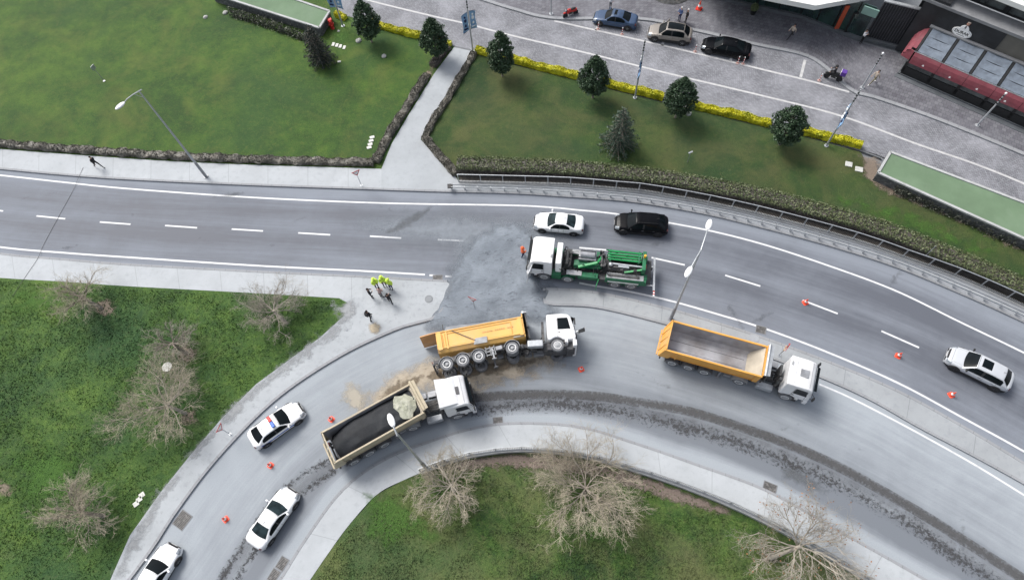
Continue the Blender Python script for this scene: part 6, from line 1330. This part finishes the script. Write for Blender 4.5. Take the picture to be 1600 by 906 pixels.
# ================================================================== MOTORCYCLES
def moto(label, px, py, ang, body, box=None):
    t = thing('motorcycle', label, 'motorcycle', P(px, py, .004), ang)
    for x in (.65, -.62): wheel(t, x, .06, .30, .13, 'tyre', 'rim_dark', 'wheel', 6)
    m = MB(); m.tube([(.65, .09, .30), (.5, .05, .75), (.42, 0, .98)], .03, 8); m.tube([(.65, -.09, .30), (.5, -.05, .75), (.42, 0, .98)], .03, 8); m.tube([(.42, -.34, 1.02), (.44, 0, .98), (.42, .34, 1.02)], .02, 8); m.build('fork_and_bars', 'black', t)
    m = MB(); m.hexa([(.45, -.12, .45), (.45, .12, .45), (-.75, .13, .45), (-.75, -.13, .45)], [(.45, -.1, .85), (.45, .1, .85), (-.75, .12, .75), (-.75, -.12, .75)]); m.ell((.2, 0, .82), (.3, .17, .14)); m.ell((.72, 0, .62), (.2, .1, .08)); m.build('body', body, t, bevel=.03)
    m = MB(); m.ell((-.25, 0, .83), (.42, .16, .08), 0, 14, 8); m.build('seat', 'black', t, smooth=True)
    m = MB(); m.cyl((-.2, -.16, .3), (-.8, -.18, .38), .05, 10); m.box((0, 0, .42), (.45, .26, .25)); m.build('engine', 'machine', t)
    m = MB(); m.ell((.55, 0, .88), (.08, .1, .09)); m.build('headlight', 'head', t, smooth=True)
    for s in (-1, 1): m = MB(); m.tube([(.42, s*.28, 1.02), (.36, s*.32, 1.17)], .01, 5); m.ell((.36, s*.34, 1.2), (.02, .06, .04)); m.build('mirror', 'black', t)
    if box: m = MB(); m.box((-.72, 0, 1.12), (.52, .52, .50)); m.build('delivery_box', box, t, bevel=.05); m = MB(); m.box((-.45, 0, 1.16), (.02, .46, .42)); m.build('box_edge', 'white', t)
    return t
moto('red scooter parked at the kerb left of the blue sedan', 891, 25, R_(200), 'red'); moto('black delivery motorcycle with a purple box and a rider', 1300, 124, R_(148), 'black', 'purple')
# ================================================================== PEOPLE
def person(label, px, py, ang, top='cl_black', legs='cl_black', hair='hair', stride=.0, arms='down', h=1.75, bend=0.0, z=.12, vest=None, hat=None, pack=None, sit=False, shoe='shoe', head_turn=0, zoff=0):
    s = h/1.75; t = thing('person', label, 'person', P(px, py, z)+Vector((0, 0, zoff)), ang)
    V = {}; E = []; Rr = {}; Rg = {}
    def v(n, p, r, reg): V[n] = Vector(p)*s; Rr[n] = (r[0]*s, r[1]*s) if isinstance(r, tuple) else (r*s, r*s); Rg[n] = reg
    bx = math.sin(bend)
    def up(zh, x=0, y=0): d = zh-.93; return (x+bx*d, y, .93+math.cos(bend)*d)
    v('pelvis', (0, 0, .95), (.125, .15), 'legs'); v('waist', up(1.10), (.10, .135), 'top'); v('chest', up(1.32), (.115, .165), 'top'); v('neckb', up(1.46), (.07, .09), 'top'); v('neck', up(1.52), .05, 'skin'); v('head', up(1.62, .01), (.088, .078), 'skin'); v('crown', up(1.72, .0), (.075, .068), 'skin')
    E += [('pelvis', 'waist'), ('waist', 'chest'), ('chest', 'neckb'), ('neckb', 'neck'), ('neck', 'head'), ('head', 'crown')]
    for sd, nm in ((1, 'l'), (-1, 'r')):
        st = stride*sd
        v('hip'+nm, (0, sd*.09, .90), .095, 'legs')
        if sit: v('knee'+nm, (.42, sd*.19, .80), .06, 'legs'); v('ank'+nm, (.28, sd*.22, .40), .042, 'legs'); v('toe'+nm, (.46, sd*.23, .36), .04, 'shoe')
        else:
            kx = .30*st+.03; v('knee'+nm, (kx, sd*.10, .50), .062, 'legs'); ax = .55*st-(.08 if st < 0 else 0); az = .09+(.10 if st < -.3 else 0); v('ank'+nm, (ax, sd*.10, az), .042, 'legs'); v('toe'+nm, (ax+.17, sd*.12, max(.045, az-.05)), .04, 'shoe')
        E += [('pelvis', 'hip'+nm), ('hip'+nm, 'knee'+nm), ('knee'+nm, 'ank'+nm), ('ank'+nm, 'toe'+nm)]
        v('sh'+nm, up(1.42, 0, sd*.185), .062, 'top')
        if arms == 'down': e = up(1.16, -.03-.16*st, sd*.25); ha = up(.92, .06-.34*st, sd*.24)
        elif arms == 'front': e = up(1.17, .06, sd*.26); ha = up(1.14, .30, sd*.10)
        elif arms == 'phone': e = up(1.18, .05, sd*.25); ha = up(1.36, .26, sd*.07)
        elif arms == 'bars': e = up(1.18, .20, sd*.30); ha = up(1.05, .45, sd*.30)
        else: e = up(1.18, .02, sd*.30); ha = up(1.0, .12, sd*.14)
        v('el'+nm, e, .045, 'top'); v('wr'+nm, tuple(Vector(e).lerp(Vector(ha), .86)), .032, 'top'); v('hand'+nm, ha, (.024, .04), 'skin'); E += [('chest', 'sh'+nm), ('sh'+nm, 'el'+nm), ('el'+nm, 'wr'+nm), ('wr'+nm, 'hand'+nm)]
    names = list(V); me = bpy.data.meshes.new('b'); me.from_pydata([tuple(V[n]) for n in names], [(names.index(a), names.index(b)) for a, b in E], []); o = bpy.data.objects.new('b', me); COL.objects.link(o)
    sk = o.modifiers.new('s', 'SKIN'); sk.use_smooth_shade = True; sub = o.modifiers.new('u', 'SUBSURF'); sub.levels = 1; sub.render_levels = 1
    for i, n in enumerate(names): me.skin_vertices[0].data[i].radius = Rr[n]; me.skin_vertices[0].data[i].use_root = (n == 'pelvis')
    dg = bpy.context.evaluated_depsgraph_get(); bm_ = bpy.data.meshes.new_from_object(o.evaluated_get(dg)); bpy.data.objects.remove(o)
    segs = [(V[a], V[b], Rg[b]) for a, b in E]; order = ['top', 'legs', 'skin', 'shoe']; mats = {'top': top, 'legs': legs, 'skin': 'skin', 'shoe': shoe}
    def region(c):
        best = 9; g = 'top'
        for a, b, r in segs:
            ab = b-a; u = max(0, min(1, (c-a).dot(ab)/ab.length_squared)); dd = (c-a-ab*u).length
            if dd < best: best = dd; g = r
        return g
    m = MB(); m.v = [tuple(q.co) for q in bm_.vertices]; m.f = [tuple(p.vertices) for p in bm_.polygons]; m.m = [order.index(region(p.center)) for p in bm_.polygons]
    polys = [(p.center.copy(), tuple(p.vertices), region(p.center)) for p in bm_.polygons]; nr = [q.normal.copy() for q in bm_.vertices]; co = [q.co.copy() for q in bm_.vertices]
    for sd, nm in ((1, 'l'), (-1, 'r')):     # fingers and thumb, rooted in the palm
        hd = V['hand'+nm]; d = (hd-V['wr'+nm]).normalized(); sdv = d.cross(Vector((0, 0, 1)) if abs(d.z) < .8 else Vector((1, 0, 0))).normalized()
        for k, L in enumerate((.062, .072, .068, .052)): r0 = hd+sdv*(k-1.5)*.019*s; m.tube([r0, r0+d*L*.6*s, r0+(d*L+d.cross(sdv)*.02)*s], [.009*s, .008*s, .006*s], 5, 2)
        r0 = hd-sdv*.03*s-d*.03*s; m.tube([r0, r0+(-sdv*.025+d*.025)*s, r0+(-sdv*.03+d*.055)*s], [.010*s, .009*s, .007*s], 5, 2)
    hv = V['head']; m.ell(hv+Vector((.092, 0, .0))*s, (.018*s, .013*s, .022*s), 2, 6, 5)
    for sd in (-1, 1): m.ell(hv+Vector((0, sd*.082, .0))*s, (.018*s, .01*s, .03*s), 2, 6, 5)
    m.build('body', [mats[k] for k in order], t, smooth=True, recalc=False)
    e = MB()
    for sd in (-1, 1): e.ell(hv+Vector((.078, sd*.032, .018))*s, (.012*s,)*3, 0, 6, 5)
    e.build('eyes', 'cl_black', t); e = MB(); e.ell(hv+Vector((.083, 0, -.045))*s, (.008*s, .026*s, .007*s), 0, 6, 4); e.build('mouth', 'cl_pink', t)
    hm = MB(); hc = (V['head']+V['crown'])/2+Vector((-.012, 0, .012))*s; hm.ell(hc+Vector((-.004, 0, .012))*s, (.108*s, .098*s, .108*s), 0, 14, 9)
    for i, q in enumerate(hm.v):
        qq = Vector(q)-hc
        if qq.x > .03*s and qq.z < .035*s: hm.v[i] = tuple(hc+Vector((.02*s, qq.y*.8, max(qq.z, -.02*s))))
    hm.build('hair', hair, t, smooth=True)
    def shell(nm, reg, off, mat, zmin, zmax, xlim=.27):
        use = [f for c, f, r in polys if r == reg and zmin*s < c.z < zmax*s and abs(c.y) < xlim*s]; idx = {}; q = MB(); vs = []; fs = []
        for f in use:
            g = []
            for i in f:
                if i not in idx: idx[i] = len(vs); vs.append(co[i]+nr[i]*off)
                g.append(idx[i])
            fs.append(tuple(g))
        if fs: q.add(vs, fs); q.build(nm, mat, t, smooth=True, recalc=False)
    shell('jacket', 'top', .016, top, .3, 2)
    if vest: shell('reflective_vest', 'top', .034, vest, .3, 2, .5)
    if hat: hmt = MB(); hmt.ell(hc+Vector((0, 0, .035))*s, (.135*s, .12*s, .105*s), 0, 14, 8); hmt.lathe(hc+Vector((.01, 0, .01))*s, [(.12*s, .01), (.165*s, -.005), (.165*s, -.015), (.12*s, -.005)], 18); hmt.build('cap' if hat != 'cl_orange' else 'helmet', hat, t, smooth=True)
    if pack: pk = MB(); pk.box(V['chest']+Vector((-.19, 0, -.04))*s, (.16*s, .30*s, .42*s)); pk.build('backpack', pack, t, bevel=.04)
    return t
person('person in black walking on the pavement by the upper left lawn', 156, 262, R_(-25), stride=.75, arms='down', bend=.1)
person('left police officer in a yellow green vest and cap in the group on the pavement', 590, 450, R_(-60), vest='cl_hivis', hat='cl_hivis', legs='cl_navy', arms='front', h=1.8)
person('middle police officer in a yellow green vest, furthest back in the group', 602, 447, R_(-80), vest='cl_hivis', hat='cl_hivis', legs='cl_navy', arms='front', h=1.82)
person('right police officer in a yellow green vest beside the person with arm raised', 612, 451, R_(-110), vest='cl_hivis', hat='cl_hivis', legs='cl_navy', arms='down', h=1.8)
person('person in black at the left end of the group with the police officers', 581, 465, R_(25), arms='front')
person('bending person in brownish pink clothes amid the police group', 597, 465, R_(70), top='cl_pink', legs='cl_grey', arms='front', bend=.25, h=1.7)
person('person in black in front of the group, nearest the ramp, facing the officers', 611, 473, R_(100), arms='front', stride=.25, h=1.78)
person('lone person in black with a backpack beside the small sand heap', 580, 499, R_(65), pack='cl_black', stride=.3, h=1.78)
person('worker in an orange helmet and jacket in front of the green machine truck cab', 817, 402, R_(20), top='cl_orange', legs='cl_navy', hat='cl_orange', vest='cl_orange', stride=.3, z=.004, arms='front')
person('white haired person in dark blue at the open door of the beige car', 1061, 33, R_(-150), top='cl_blue', legs='cl_navy', hair='hair_white', arms='front')
person('white haired person in black beside the rear of the beige car', 1071, 36, R_(180), top='cl_black', legs='cl_black', hair='hair_white', arms='down')
person('person in a white shirt bending behind the blue sedan at the top edge', 953, 14, R_(-60), top='cl_white', legs='cl_grey', arms='front', bend=.4)
person('dark haired person in a beige jacket walking left below the white canopy', 1234, 60, R_(200), top='cl_beige', legs='cl_black', stride=.7)
person('person in a white shirt and black trousers standing at the slatted wall', 1344, 68, R_(-70), top='cl_white', legs='cl_black', arms='phone')
person('person in olive trousers walking left behind the light column', 1362, 131, R_(195), top='cl_beige', legs='cl_olive', stride=.75, shoe='white')
person('rider in black with a helmet sitting on the delivery motorcycle', 1299, 123.5, R_(148), top='cl_black', legs='cl_black', hat='black', sit=True, arms='bars', z=.004, bend=.12)
